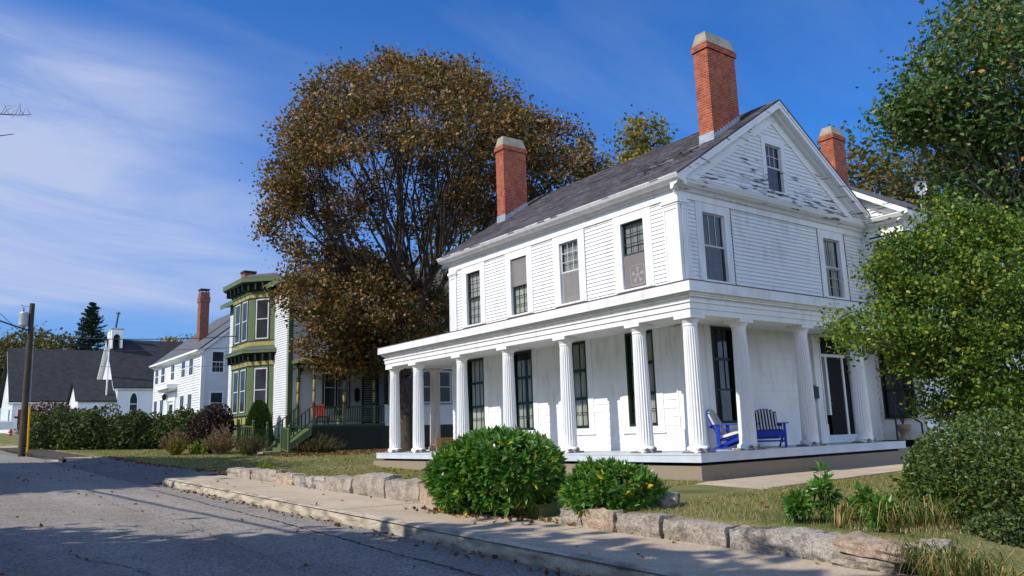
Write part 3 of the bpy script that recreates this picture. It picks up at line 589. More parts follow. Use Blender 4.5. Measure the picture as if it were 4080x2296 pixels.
    # --- corner pilasters: upper storey and under the porch
    def pil(T, a, b, z0, z1, base, side):
        p = MB(T); p.box(a, b, -.05, .045, z0, z1 - .16); e = .05
        p.box(a, a + e, .045, .062, z0 + base, z1 - .16); p.box(b - e, b, .045, .062, z0 + base, z1 - .16); p.box(a + e, b - e, .045, .061, z1 - .26, z1 - .16)
        p.box(a - .02, b + .02, -.05, .075, z1 - .16, z1 - .11); p.box(a - .045, b + .045, -.05, .10, z1 - .11, z1 - .03); p.box(a - .02, b + .02, -.05, .06, z1 - .03, z1 + .02)
        if base: p.box(a - .02, b + .02, -.05, .075, z0, z0 + base)
        p.build('pilaster', mt['white'], H)
    pil(front, 1.565, 2.05, 3.85, 6.12, 0, 0); pil(gab, 1.797, 2.02, 3.85, 6.119, 0, 1); pil(front, 11.62, UH + .02, 3.85, 6.12, 0, 0)
    pil(front, 1.565, 2.0, 0.0, 2.96, .5, 0); pil(gab, 1.797, 2.1, 0.0, 2.959, .5, 1)
    # --- frieze and eaves
    fz = MB(); fz.box(WX - .05, WX + .02, WY - .05, UH + .05, 6.14, 6.46); fz.box(WX + .02, XR - .0, WY - .05, WY + .02, 6.141, 6.459); fz.build('frieze', mt['white'], H)
    ev = MB()
    prof = [(WX - .02, 6.36), (WX - .10, 6.38), (WX - .15, 6.46), (1.47, 6.47), (1.44, 6.50), (1.405, 6.535), (1.355, 6.62), (1.355, 6.635), (1.44, 6.635), (WX - .02, 6.70)]
    ev.prism(prof, 1, 1.26, 12.36); ev.build('eave_gutter', mt['white'], H)
    hc = MB(); prof2 = [(WY - .02, 6.30), (WY - .10, 6.32), (WY - .15, 6.40), (1.40, 6.41), (1.37, 6.44), (1.335, 6.475), (1.29, 6.58), (1.29, 6.605), (WY - .02, 6.70)]
    hc.prism(prof2, 0, 1.475, XR - .001); hc.build('gable_cornice', mt['cornice'], H)
    for s in (-1, 1):
        rk = MB(gab); X = lambda x: VM + s * (VM - x)
        n = (-math.sin(math.atan(SL)), math.cos(math.atan(SL)))
        def seg(off0, off1, y0, y1):  # a board along the slope, offsets below the roof plane
            e0, e1 = (1.40, ZE), (VM, ZP)
            pts = [(e0[0] - n[0] * off1, e0[1] - n[1] * off1), (e1[0], e1[1] - off1 / n[1]), (e1[0], e1[1] - off0 / n[1]), (e0[0] - n[0] * off0, e0[1] - n[1] * off0)]
            rk.hexa([(X(p[0]), y0, p[1]) for p in pts], [(X(p[0]), y1, p[1]) for p in pts])
        seg(.03, .20, .30, .335); seg(.03, .09, .335, .36); seg(.16, .20, .06, .30); seg(.20, .26, .04, .17); seg(.20, .52, -.02, .04)
        rk.build('gable_rake', mt['cornice'], H)
    # --- roof with real courses of shingles on the street side
    rf = MB(); L = math.hypot(VM - 1.40, ZP - ZE); ux, uz = (VM - 1.40) / L, (ZP - ZE) / L; nx, nz = -uz, ux
    rf.hexa([(1.42, 1.27, ZE - .04), (1.42, 12.37, ZE - .04), (VM, 12.37, ZP - .03), (VM, 1.27, ZP - .03)], [(1.38, 1.24, ZE - .005), (1.38, 12.40, ZE - .005), (VM, 12.40, ZP + .005), (VM, 1.24, ZP + .005)])
    rf.hexa([(2 * VM - 1.40, 1.27, ZE - .04), (2 * VM - 1.40, 12.37, ZE - .04), (VM + .001, 12.37, ZP - .03), (VM + .001, 1.27, ZP - .03)], [(2 * VM - 1.36, 1.24, ZE), (2 * VM - 1.36, 12.40, ZE), (VM + .001, 12.40, ZP + .02), (VM + .001, 1.24, ZP + .02)])
    ROOF = rf.build('roof', mt['shingle'], H)
    V = []; Q = []; ex = .145; k = 0; s = -.04
    while s < L:
        y = 1.235 + (k % 2) * .15
        y -= .3
        while y < 12.41:
            wd = random.choice((.30, .30, .30, .28, .33)); a, b = max(y, 1.235), min(y + wd - .008, 12.41)
            dmg = math.exp(-((s - 2.1) / .75) ** 2) * math.exp(-((y - 2.9 - (s - 2.1) * -.4) / .9) ** 2)
            gone = random.random() < .012 + .5 * dmg
            if b > a + .02 and not gone:
                l0 = s + random.uniform(-.01, .01) + (random.uniform(-.02, .03) if dmg > .1 else 0); l1 = min(s + ex + .05, L)
                up = .020 + random.uniform(0, .007) + (random.uniform(0, .05) * dmg); c = len(V)
                for (yy, ll, hh) in ((a, l0, up), (b, l0, up + random.uniform(-.004, .004)), (b, l1, .004), (a, l1, .004), (a, l0, 0.002), (b, l0, .002)):
                    V.append((1.40 + ux * ll + nx * hh, yy, ZE + uz * ll + nz * hh))
                Q += [(c, c + 1, c + 2, c + 3), (c, c + 4, c + 5, c + 1)]
            y += wd
        s += ex; k += 1
    npmesh('shingles', V, quads=Q, mats=mt['shingle'], parent=ROOF)
    def chimney(x0, x1, y0, y1, zbase, zbrick, ztop, skirt=True, zlow=None):
        b = MB(); b.box(x0, x1, y0, y1, zbase, zbrick - .20); e = .045
        b.box(x0 - e, x1 + e, y0 - e, y1 + e, zbrick - .20, zbrick - .05); b.box(x0 - .012, x1 + .012, y0 - .012, y1 + .012, zbrick - .05, zbrick)
        c = b.build('chimney', mt['brick'], H)
        p = MB(); q = .07
        p.hexa([(x0 - .01, y0 - .01, zbrick + .001), (x1 + .01, y0 - .01, zbrick + .001), (x1 + .01, y1 + .01, zbrick + .001), (x0 - .01, y1 + .01, zbrick + .001)],
               [(x0 + q, y0 + q, ztop), (x1 - q, y0 + q, ztop), (x1 - q, y1 - q, ztop), (x0 + q, y1 - q, ztop)]); p.build('cap', mt['cap'], c)
        if skirt:
            l = MB(); zl = lambda x: ZE + SL * (x - 1.40)
            l.hexa([(x0 - .02, y0 - .012, zl(x0) - .10), (x0 - .02, y1 + .012, zl(x0) - .10), (x0 + .03, y1 + .012, zl(x0) - .05), (x0 + .03, y0 - .012, zl(x0) - .05)],
                   [(x0 - .014, y0 - .012, zl(x0) + .26), (x0 - .014, y1 + .012, zl(x0) + .26), (x0 + .02, y1 + .012, zl(x0) + .26), (x0 + .02, y0 - .012, zl(x0) + .26)])
            n = 9
            for i in range(n):
                a, d = x0 + .02 + (x1 - x0 - .02) * i / n, x0 + .02 + (x1 - x0 - .02) * (i + 1) / n
                l.hexa([(a, y0 - .008, zl(a) - .1), (d, y0 - .008, zl(d) - .1), (d, y0 + .004, zl(d) - .1), (a, y0 + .004, zl(a) - .1)], [(a, y0 - .008, zl(a) + .21), (d, y0 - .008, zl(a) + .21), (d, y0 + .004, zl(a) + .21), (a, y0 + .004, zl(a) + .21)])
            l.build('flashing', mt['lead'], c)
    chimney(3.72, 4.93, 1.88, 2.36, 7.6, 11.03, 11.37)
    chimney(3.80, 4.86, 11.50, 11.98, 7.8, 11.15, 11.50)
    chimney(13.0, 13.78, 3.75, 4.25, 7.8, 10.95, 11.25, skirt=False)
    # --- porch: deck, foundation, columns, entablature, roof
    d = MB()
    for (x0, x1, y0, y1) in ((0, 8.25, 0, 1.60), (0, 1.72, 1.601, 12.05), (0, 5.2, 12.051, 14.22)):
        ny = int(round((y1 - y0) / .1)) if x1 - x0 < 3 else 0
        d.box(x0, x1, y0, y1, -.05, 0)
    d.build('porch_floor', mt['deck'], H)
    e = MB(); e.box(-.022, -.002, -.022, 14.24, -.185, -.03); e.box(-.002, 8.25, -.022, -.002, -.184, -.031); e.box(-.002, 5.2, 14.222, 14.24, -.184, -.031); e.box(-.03, 8.25, -.03, -.022, -.035, .004); e.box(-.032, -.022, -.03, 14.25, -.036, .003); e.build('porch_skirt_board', mt['deckedge'], H)
    fo = MB(); fo.box(.06, 8.2, .06, .30, -.85, -.25); fo.box(.06, .30, .301, 14.15, -.85, -.251); fo.box(.301, 5.1, 13.9, 14.149, -.85, -.252); fo.build('foundation', mt['conc'], H)
    vo = MB(); vo.box(.16, 8.15, .16, 14.0, -.24, -.06); vo.build('deck_gap_shade', mt['dark'], H)  # solid near-black block, painted shadow line in the gap below the deck
    # one column, copied
    def column(x, y, proto=[None], m='colpaint'):
        if proto[0] is None:
            b = MB(); b.box(-.25, .25, -.25, .25, 0.002, .045)
            rt, rb = .155, .192
            pr = [(.235, .045), (.245, .065), (.245, .10), (.228, .125), (.205, .14), (rb, .15), (rb, .19)]
            n = 14
            for i in range(n + 1):
                t = i / n; r = rb + (rt - rb) * (t ** 1.25); pr.append((r, .20 + t * 2.42, 1 if 0 < i < n else 0))
            pr += [(rt, 2.66), (rt + .012, 2.68), (rt + .012, 2.70), (rt, 2.71), (rt + .004, 2.73), (rt + .035, 2.775), (rt + .055, 2.81), (rt + .055, 2.825)]
            b.lathe(pr, n=80, flute=20, depth=.034)
            b.box(-.235, .235, -.235, .235, 2.826, 2.898)
            o = b.build('porch_column', mt[m], H, origin=(0, 0, 0)); smooth_by_angle(o, 28); proto[0] = o
        else:
            o = proto[0].copy(); COL.objects.link(o)
        o.location = Vector((x, y, 0)) - H.location
        return o
    for y in (.282, 1.795, 4.385, 6.863, 9.232, 11.873, 13.47): column(.282, y)
    for x in (1.96, 4.361, 6.814): column(x, .282)
    c = column(1.89, 13.47); c.data = c.data.copy(); c.data.materials[0] = mt['offwhite']; c['label'] = 'brownish weathered column at the far end of the porch'
    column(4.2, 13.47)
    en = MB()
    for (a, b, z0, z1) in ((.05, .52, 2.90, 3.02), (.027, .53, 3.02, 3.15), (.0, .53, 3.15, 3.19), (.03, .53, 3.19, 3.27), (-.04, .53, 3.27, 3.31), (-.07, .53, 3.31, 3.36), (-.15, .53, 3.36, 3.585)):
        y1 = 13.752 - a
        en.box(a, b, a, y1, z0, z1); en.box(b, XR - .004, a, b - .002, z0, z1 - .001); en.box(b, 5.2, y1 - (b - a) + .002, y1 - .001, z0, z1 - .001)
    en.build('entablature', mt['white'], H)
    ce = MB(); ce.box(.50, 1.75, .5, 13.3, 2.985, 3.02); ce.box(1.75, XR - .02, .5, 1.63, 2.985, 3.02); ce.box(1.75, 5.2, 12.0, 13.3, 2.985, 3.02); ce.build('porch_ceiling', mt['white'], H)
    pr_ = MB(); a = -.165; Y1 = 13.93; zo, zi = 3.60, 3.93
    pr_.quad((a, a, zo), (WX, WY, zi), (WX, UH, zi), (a, Y1, zo)); pr_.quad((a, a, zo), (XR - .01, a, zo), (XR - .01, WY, zi), (WX, WY, zi)); pr_.quad((a, Y1, zo), (WX, UH, zi), (5.2, UH, zi), (5.2, Y1, zo))
    pr_.box(a, -.05, a, Y1, 3.5855, 3.599); pr_.box(-.05, XR - .01, a, -.05, 3.586, 3.598)
    pr_.build('porch_roof', mt['porchroof'], H)
    # --- entrance
    D = MB(gab); D.box(7.60, 8.33, -.09, -.03, .20, 2.36); D.build('door', mt['door'], H)
    k = MB(gab); k.tube((7.67, -.03, 1.15), (7.67, .03, 1.15), .03, .03, 10); k.box(7.63, 7.71, -.035, -.02, 1.02, 1.28)
    k.build('handle', mt['black'], children(H)[-1])
    en = MB(gab)
    for (a, b) in ((6.84, 7.20), (8.90, 9.26)):
        en.box(a, b, -.05, .06, .5, 2.96); en.box(a - .02, b + .02, -.05, .09, .0, .5); en.box(a, a + .05, .06, .08, .5, 2.9); en.box(b - .05, b, .06, .08, .5, 2.9)
    en.box(7.20, 8.90, -.06, .05, 2.93, 3.0); en.box(7.20, 7.26, -.1, .02, .2, 2.93); en.box(8.84, 8.90, -.1, .02, .2, 2.93); en.box(7.26, 8.84, -.1, .02, 2.37, 2.45)
    en.box(7.50, 7.59, -.1, .0, .75, 2.37); en.box(8.34, 8.42, -.1, .0, .2, 2.37); en.build('door_surround', mt['white'], H)
    th = MB(gab); th.box(7.2, 8.9, -.1, .10, .0, .13); th.box(7.2, 8.9, -.1, .06, .13, .2); th.build('threshold', mt['deckedge'], H)
    sg = MB(gab); sg.box(7.26, 8.84, -.13, -.1, .2, 2.93); sg.build('sidelights', mt['door'], H)
    # --- rear wing on the right
    w2 = MB(wingT)
    w2.clap(.30, .40, 3.9, 6.1); w2.clap(1.34, 1.60, 3.9, 6.1); w2.box(.28, 1.6, -.05, .0, 6.1, 6.6)
    w2.clap(.30, .52, -.02, 3.85, step=.205, lap=.013); w2.clap(1.48, 1.60, -.02, 3.85, step=.205, lap=.013); w2.clap(.52, 1.48, -.02, .6, step=.205, lap=.013); w2.box(.52, 1.48, -.06, .005, 2.95, 3.85); w2.box(.40, 1.34, -.06, .004, 3.85, 4.1)
    w2.T = IDT; w2.clap(0, 0, 0, 0.01)
    w2.T = TF((1, 0, 0), (0, -1, 0), (0, .30, 0)); w2.clap(XR, 18, -.3, 6.6)
    w2.build('wing_wall', mt['white'], H)
    gw = MB(wingT); gw.clap(0, 0, 6.62, 8.5, step=.112, xl=lambda z: (z - 6.62) / .62 + .25, xr=lambda z: 2.9); gw.build('wing_gable', mt['gable'], H)
    core = MB(); core.box(XR + .4, 17.9, .7, 6, -.3, 6.5); core.build('room_shade', mt['room_shade'], H)
    window(H, wingT, .46, 1.28, 4.15, 5.98, 3, (1, 1), 'muntin', casing=.06, cover=('blind', .0, .93))
    window(H, wingT, .56, 1.44, .66, 2.94, 3, (2, 1, 1), 'green', casing=.04, cm='green', glass='glassd', cover=('split', 0, 1))
    wc = MB(); wc.prism([(.32, 6.40), (.20, 6.46), (.06, 6.48), (-.04, 6.62), (-.04, 6.66), (.32, 6.74)], 0, 10.0, 18.2)
    wc.prism([(XR + .02, 6.40), (XR - .12, 6.44), (XR - .24, 6.50), (XR - .30, 6.60), (XR - .30, 6.63), (XR + .02, 6.70)], 1, -.035, 1.285); wc.build('wing_cornice', mt['cornice'], H)
    wr = MB(); y0, y1 = -.06, 3.15; z0, z1 = 6.66, 6.66 + .62 * 3.21
    wr.hexa([(9.86, y0, z0), (18.2, y0, z0), (18.2, y1, z1), (9.86, y1, z1)], [(9.86, y0 - .03, z0 + .05), (18.2, y0 - .03, z0 + .05), (18.2, y1, z1 + .055), (9.86, y1, z1 + .055)])
    wr.hexa([(9.86, 6.36, z0), (18.2, 6.36, z0), (18.2, y1 + .001, z1), (9.86, y1 + .001, z1)], [(9.86, 6.39, z0 + .05), (18.2, 6.39, z0 + .05), (18.2, y1 + .001, z1 + .055), (9.86, y1 + .001, z1 + .055)])
    wr.build('wing_roof', mt['slate'], H)
    wk = MB()
    def rk(o0, o1, x0, x1):
        wk.hexa([(x0, y0, z0 - o1), (x1, y0, z0 - o1), (x1, y1, z1 - o1), (x0, y1, z1 - o1)], [(x0, y0, z0 - o0), (x1, y0, z0 - o0), (x1, y1, z1 - o0), (x0, y1, z1 - o0)])
    rk(.003, .19, 9.88, 9.92); rk(.15, .19, 9.92, 10.14); rk(.19, .42, 10.14, 10.19); wk.build('wing_rake', mt['cornice'], H)
    st = MB(); st.box(8.26, 9.1, .2, 1.5, -.6, -.18); st.box(9.1, 9.5, .2, 1.5, -.6, -.37); st.build('side_steps', mt['conc'], H)
    hr = MB(); hr.path([(8.3, .2, -.1), (8.3, .2, .95), (9.7, .2, .45), (9.7, .2, -.5)], .025, 8); hr.build('handrail', mt['black'], H)
white_house()
for k, (x0, x1, y0, y1, z0, z1, lab) in enumerate([(.1, 2.1, 14.27, 15.5, -.62, -.47, 'broad lower concrete step at the far end of the white porch'), (.25, 1.9, 14.27, 15.0, -.468, -.28, 'upper concrete step right under the far end of the white porch floor')]):
    b = MB(); b.box(x0, x1, y0, y1, z0, z1); o = b.build('concrete_step', mt['conc'], origin=((x0 + x1) / 2, (y0 + y1) / 2, z0)); tag(o, lab, 'step', 'concrete steps at the porch end')
# dish
S = thing('satellite_dish', 'grey satellite dish on a short mast on the wing roof', 'satellite dish', (11.67, .36, 6.92))
b = MB(); b.tube((11.75, .4, 6.88), (11.75, .36, 7.55), .025); b.build('mast', mt['steel'], S)
b = MB(local((11.67, .30, 7.65), R(215))); n = 24; V = []
for r_, dx in ((0.02, 0), (.10, .012), (.20, .045), (.215, .05), (.215, .065), (.20, .055), (.02, -.02)):
    V.append([(dx, r_ * .85 * math.cos(2 * math.pi * i / n), r_ * 1.1 * math.sin(2 * math.pi * i / n)) for i in range(n)])
b.add([p for r_ in V for p in r_], [(k * n + i, k * n + (i + 1) % n, (k + 1) * n + (i + 1) % n, (k + 1) * n + i) for k in range(len(V) - 1) for i in range(n)]); b.build('reflector', mt['steel'], S)
b = MB(local((11.67, .30, 7.65), R(215))); b.tube((0, 0, -.28), (.42, 0, -.22), .018); b.box(.38, .5, -.05, .05, -.26, -.14); b.build('feed_arm', mt['steel'], S)
# fan in the window nearest the corner
F = thing('box_fan', 'white box fan standing inside the upper window nearest the corner', 'fan', (WX + .1, 3.14, 4.17))
b = MB(front); x0, x1, z0, z1 = 2.88, 3.38, 4.20, 4.72; pts = []
for (a_, c_) in ((x0, z0), (x1, z0), (x1, z1), (x0, z1)): pts.append((a_, -.10, c_))
b.path([(2.95, -.034, z0), (3.31, -.034, z0), (3.38, -.034, z0 + .07), (3.38, -.034, z1 - .07), (3.31, -.034, z1), (2.95, -.034, z1), (2.88, -.034, z1 - .07), (2.88, -.034, z0 + .07), (2.95, -.034, z0)], .011, 6); b.build('housing', mt['muntin'], F)
b = MB(front)
for k in range(5):
    t = 2 * math.pi * k / 5 + .3; u, v = math.cos(t), math.sin(t); cxx, czz = 3.13, 4.46
    b.add([(cxx + .04 * u, -.034, czz + .04 * v), (cxx + .20 * u - .07 * v, -.032, czz + .20 * v + .07 * u), (cxx + .21 * u + .05 * v, -.040, czz + .21 * v - .05 * u)], [(0, 1, 2)])
b.build('blades', mt['muntin'], F)
b = MB(front); b.tube((3.13, -.045, 4.46), (3.13, -.028, 4.46), .05, .045, 14); b.build('hub', mt['muntin'], F)
# mailbox
MBX = thing('wall_mailbox', 'black metal mailbox on the pilaster left of the front door', 'mailbox', (6.74, 1.5, 1.18))
b = MB(gab); b.box(6.62, 6.85, .0, .13, 1.20, 1.50); b.build('box', mt['black'], MBX)
b = MB(gab); b.hexa([(6.61, 0, 1.501), (6.86, 0, 1.501), (6.86, .14, 1.501), (6.61, .14, 1.501)], [(6.61, 0, 1.56), (6.86, 0, 1.56), (6.86, .14, 1.51), (6.61, .14, 1.51)]); b.build('lid', mt['black'], MBX)

# deck chairs
def adirondack():
    t = thing('deck_chair', 'x', 'deck chair', (0, 0, 0), 'blue deck chairs on the porch')
    b = MB()
    for s in (-1, 1):
        q = MB(); y = s * .30   # side rail, sloping down to the back
        q.hexa([(.34, y - .02, .26), (.40, y - .02, .26), (.40, y + .02, .26), (.34, y + .02, .26)], [(.34, y - .02, .40), (.40, y - .02, .40), (.40, y + .02, .40), (.34, y + .02, .40)])
        q.hexa([(-.50, y - .02, .0), (-.36, y - .02, .0), (-.36, y + .02, .0), (-.50, y + .02, .0)], [(.34, y - .02, .25), (.38, y - .02, .39), (.38, y + .02, .39), (.34, y + .02, .25)])
        q.build('side_rail', mt['blue'], t)
        q = MB(); q.box(.30, .40, s * .345 - .025, s * .345 + .025, 0, .55); q.build('leg', mt['blue'], t)
        q = MB(); q.box(-.30, -.22, s * .345 - .025, s * .345 + .025, .10, .55); q.build('leg', mt['blue'], t)
        q = MB(); q.hexa([(-.42, s * .33 - .05, .55), (.46, s * .36 - .075, .55), (.46, s * .36 + .075, .55), (-.42, s * .33 + .05, .55)], [(-.42, s * .33 - .05, .575), (.46, s * .36 - .075, .575), (.46, s * .36 + .075, .575), (-.42, s * .33 + .05, .575)]); q.build('armrest', mt['blue'], t)
    q = MB(); q.box(.402, .425, -.37, .37, .24, .40); q.box(.36, .40, -.32, .32, .13, .17); q.build('front_apron', mt['blue'], t)
    for i in range(6):
        x = -.22 + i * .11; z = .205 + (x + .22) * .27; b.hexa([(x, -.29, z), (x + .09, -.29, z + .025), (x + .09, .29, z + .025), (x, .29, z)], [(x, -.29, z + .02), (x + .09, -.29, z + .045), (x + .09, .29, z + .045), (x, .29, z + .02)])
    b.build('seat', mt['blue'], t)
    b = MB(); n = 7                                   # fan back: slats with a round top
    tl = R(24)
    def P(y, h, o): return (-.24 - h * math.sin(tl) - o * math.cos(tl), y, .20 + h * math.cos(tl) - o * math.sin(tl))
    for i in range(n):
        y0, y1 = -.30 + i * .0858, -.30 + i * .0858 + .075; ym = abs((y0 + y1) / 2); top = .56 + .24 * math.sqrt(max(0, 1 - (ym / .33) ** 2))
        b.hexa([P(y0, 0, .02), P(y1, 0, .02), P(y1, 0, 0), P(y0, 0, 0)], [P(y0, top - .02, .02), P(y1, top - .02, .02), P(y1, top, 0), P(y0, top, 0)])
    b.box(-.47, -.43, -.36, .36, .49, .55); b.build('backrest', mt['blue'], t)
    c1 = MB(); c2 = MB(); m = 15
    for i in range(m):
        y0, y1 = -.27 + .54 * i / m, -.27 + .54 * (i + 1) / m; ym = abs((y0 + y1) / 2); top = .54 + .22 * math.sqrt(max(0, 1 - (ym / .30) ** 2)); th = -.05 - .025 * math.sqrt(1 - (ym / .28) ** 2)
        c = c1 if i % 2 == 0 else c2
        c.hexa([P(y0, .06, -.003), P(y1, .06, -.003), P(y1, .06, th), P(y0, .06, th)], [P(y0, top, -.003), P(y1, top, -.003), P(y1, top, th + .02), P(y0, top, th + .02)])
        zf = lambda x: .255 + (x + .22) * .27
        c.hexa([(-.24, y0, zf(-.24)), (.40, y0, zf(.40)), (.40, y1, zf(.40)), (-.24, y1, zf(-.24))], [(-.22, y0, zf(-.22) + .06), (.38, y0, zf(.38) + .07), (.38, y1, zf(.38) + .07), (-.22, y1, zf(-.22) + .06)])
    C1 = c1.build('cushion', M('cushion_white', (.72, .72, .68), .9), t); c2.build('stripes', M('cushion_navy', (.012, .016, .055), .9), C1)
    return t
ch = adirondack(); ch['label'] = 'blue wooden deck chair seen from its side behind the corner column, striped cushion'
ch.location = (2.24, .86, 0.004); ch.rotation_euler = (0, 0, R(-70))
c2 = copy_tree(ch); c2['label'] = 'blue wooden deck chair facing the lawn, navy and white striped cushion, right of the column'
c2.location = (3.72, 1.0, 0.004); c2.rotation_euler = (0, 0, R(-138))
# planter, pedestal and odds on the porch by the door
PL = thing('stone_planter', 'pale urn planter with bare twigs by the porch steps', 'planter', (9.75, .75, 0.0))
b = MB(); b.lathe([(.15, .0), (.13, .06), (.09, .12), (.11, .2), (.19, .3), (.21, .42), (.17, .43)], (9.75, .75, 0.0), 20); b.build('urn', mt['conc'], PL)
b = MB()
for i in range(16):
    t = random.uniform(0, 6.28); r_ = random.uniform(.1, .3); hgt = random.uniform(.5, .9); b.tube((9.75, .75, .4), (9.75 + .6 * r_ * math.cos(t), .75 + .6 * r_ * math.sin(t), .4 + hgt * .6), .006, .004, 4); b.tube((9.75 + .6 * r_ * math.cos(t), .75 + .6 * r_ * math.sin(t), .4 + hgt * .6), (9.75 + 1.3 * r_ * math.cos(t), .75 + 1.3 * r_ * math.sin(t), .4 + hgt), .004, .002, 4)
b.build('twigs', mt['bark'], PL)
# golden wooden bench at the far end of the porch
BN = thing('wooden_bench', 'golden wooden slat bench between the far porch columns', 'bench', (2.3, 13.0, 0))
b = MB()
for k in range(4): b.box(1.5 + k * .0, 3.1, 12.78 + k * .02, 12.81 + k * .02, .42 + k * .085 - .30, .49 + k * .085 - .30)
b.build('backrest', mt['tan'], BN)
b = MB()
for k in range(4): b.box(1.5, 3.1, 12.85 + k * .1, 12.93 + k * .1, .20, .23)
b.build('seat', mt['tan'], BN)
for x in (1.55, 3.0):
    for y in (12.82, 13.18):
        b = MB(); b.box(x, x + .06, y, y + .05, .002, .2); b.build('leg', mt['tan'], BN)

# ================================================================== GREEN HOUSE (next door, bay window and porch)
PANE = M('dark_reflecting_glass', (.022, .025, .028), .10, (.040, .043, .046), scale=1.6, spec=.16)
GX, GY = 3.44, 31.5
gF = TF((0, 1, 0), (-1, 0, 0), (GX, 0, 0)); gS = TF((1, 0, 0), (0, -1, 0), (0, GY, 0))
G = thing('green_house', 'green, yellow and white old house with two-storey bay, behind the brown maple', 'house', (9, 36, -.1))
def swin(parent, T, x0, x1, z0, z1, cas=.07, casm='muntin', **k):
    W = MB(T)
    for (a, b, c, d) in ((x0 - cas, x0, z0 - cas, z1 + cas), (x1, x1 + cas, z0 - cas, z1 + cas), (x0, x1, z1, z1 + cas), (x0, x1, z0 - cas, z0)): W.box(a, b, .0, .075, c, d)
    W = W.build('window', mt[casm], parent); h = (z1 - z0) / 2
    p = MB(T); p.box(x0, x1, .0, .045, z0, z1); p.build('pane', PANE, W)
    q = MB(T); e = .05; q.box(x0, x0 + e, .045, .06, z0, z1); q.box(x1 - e, x1, .045, .06, z0, z1)
    for z in (z0, z0 + h - e / 2, z1 - e): q.box(x0 + e, x1 - e, .045, .059, z, z + e)
    q.build('sash', mt['muntin'], W); return W
def green_house():
    w = MB(gF); w.clap(GY, 42, .6, 9.0, step=.13, lap=.04); w.T = gS; w.clap(GX, 19, 1.2, 9.0, step=.13, lap=.03)
    w.T = IDT; w.box(18.9, 19, GY, 42, -.2, 9); w.box(GX, 19, 41.9, 42, -.2, 9); w.build('wall', mt['vinyl'], G)
    c = MB(); c.box(GX + .3, 18.8, GY + .3, 41.8, -.2, 8.9); c.build('room_shade', mt['room_shade'], G)
    fd = MB(); fd.box(GX + .03, 19, GY + .03, 42, -.6, .62); fd.build('foundation', mt['conc'], G)
    cb = MB(); cb.prism([(GX - .03, GY - .03), (GX + .24, GY - .03), (GX + .24, GY - .002), (GX - .002, GY - .002), (GX - .002, GY + .24), (GX - .03, GY + .24)], 2, .2, 9); cb.build('corner_board', mt['ggreen'], G)
    # hipped roof with wide eaves
    e = .55; z = 9.55; r = MB()
    A = [(GX - e, GY - e), (19 + e, GY - e), (19 + e, 42 + e), (GX - e, 42 + e)]
    r.add([(x, y, z) for x, y in A] + [(8.6, 36.7, 12.4), (14, 36.7, 12.4)], [(0, 1, 5, 4), (1, 2, 5), (2, 3, 4, 5), (3, 0, 4), (3, 2, 1, 0)]); r.build('roof', mt['slate'], G)
    co = MB(); co.box(GX - e, 19 + e, GY - e, GY - e + .05, z - .28, z - .005); co.box(GX - e, GX - e + .05, GY - e + .05, 42 + e, z - .28, z - .005); co.box(GX - e + .05, 19 + e, GY - e + .05, GY - .03, z - .10, z - .06); co.box(GX - e + .05, GX - .03, GY - .03, 42 + e, z - .10, z - .06)
    co.build('eaves', mt['ggreen'], G)
    fr = MB(); fr.box(GX - .05, 19, GY - .05, GY - .002, 8.85, 9.46); fr.box(GX - .05, GX - .002, GY, 42, 8.85, 9.46)
    for k in range(20): fr.box(GX + .3 + k * .8, GX + .42 + k * .8, GY - .42, GY - .05, 9.15, 9.44)
    fr.build('frieze_brackets', mt['gdark'], G)
    ch = MB(); ch.box(3.65, 4.4, 40.1, 40.8, 9.4, 11.45); ch.build('chimney', mt['brick'], G)
    ch = MB(); ch.box(3.61, 4.44, 40.06, 40.84, 11.451, 11.6); ch.build('cap', mt['gdark'], children(G)[-1])
    # ---- bay: rectangular street front with two angled cheeks
    bx = GX - 1.05; y0, y1 = 33.66, 39.5; ya, yb = 35.05, 38.1
    def ring(o): return [(GX, y0 - o * .9), (bx - o, ya - o * .42), (bx - o, yb + o * .42), (GX, y1 + o * .9)]
    BAY = MB(); B0 = ring(0)
    BAY.hexa([(x, y, 1.05) for x, y in B0], [(x, y, 9.35) for x, y in B0]); bay = BAY.build('bay', mt['ggreen'], G)
    def band(name, m, o, z0, z1, o1=None):
        b = MB(); a = ring(o); t = ring(o if o1 is None else o1); b.hexa([(x, y, z0) for x, y in a], [(x, y, z1) for x, y in t]); return b.build(name, m, bay)
    b = MB(); a = ring(.04); b.hexa([(x, y, -.3) for x, y in a], [(x, y, 1.05) for x, y in a]); b.build('base', mt['ggreen'], bay)
    band('base_ledge', mt['ggreen'], .10, 1.30, 1.44)
    band('yellow_band', mt['yellow'], .02, 1.46, 1.95); band('black_band', mt['gdark'], .028, 1.93, 2.0); band('ledge', mt['ggreen'], .07, 2.0, 2.12)
    band('yellow_band', mt['yellow'], .03, 4.86, 5.10); band('black_band', mt['gdark'], .034, 4.80, 4.86); band('black_band', mt['gdark'], .05, 5.10, 5.40)
    band('cornice', mt['gdark'], .12, 5.40, 5.56, .32); band('cornice_fascia', mt['ggreen'], .42, 5.56, 5.72); band('cornice_roof', mt['slate'], .44, 5.722, 5.90, .06)
    band('ledge', mt['ggreen'], .05, 5.90, 6.0); band('yellow_band', mt['yellow'], .03, 6.0, 6.25); band('black_band', mt['gdark'], .045, 6.25, 6.31)
    band('yellow_band', mt['yellow'], .03, 8.86, 9.10); band('black_band', mt['gdark'], .036, 8.80, 8.86); band('ledge', mt['ggreen'], .08, 9.10, 9.2)
    band('black_band', mt['gdark'], .10, 9.2, 9.62, .30); band('cornice_fascia', mt['ggreen'], .62, 9.72, 9.98); band('cornice', mt['gdark'], .50, 9.62, 9.72, .58); band('cornice_roof', mt['slate'], .63, 9.982, 10.25, .1)
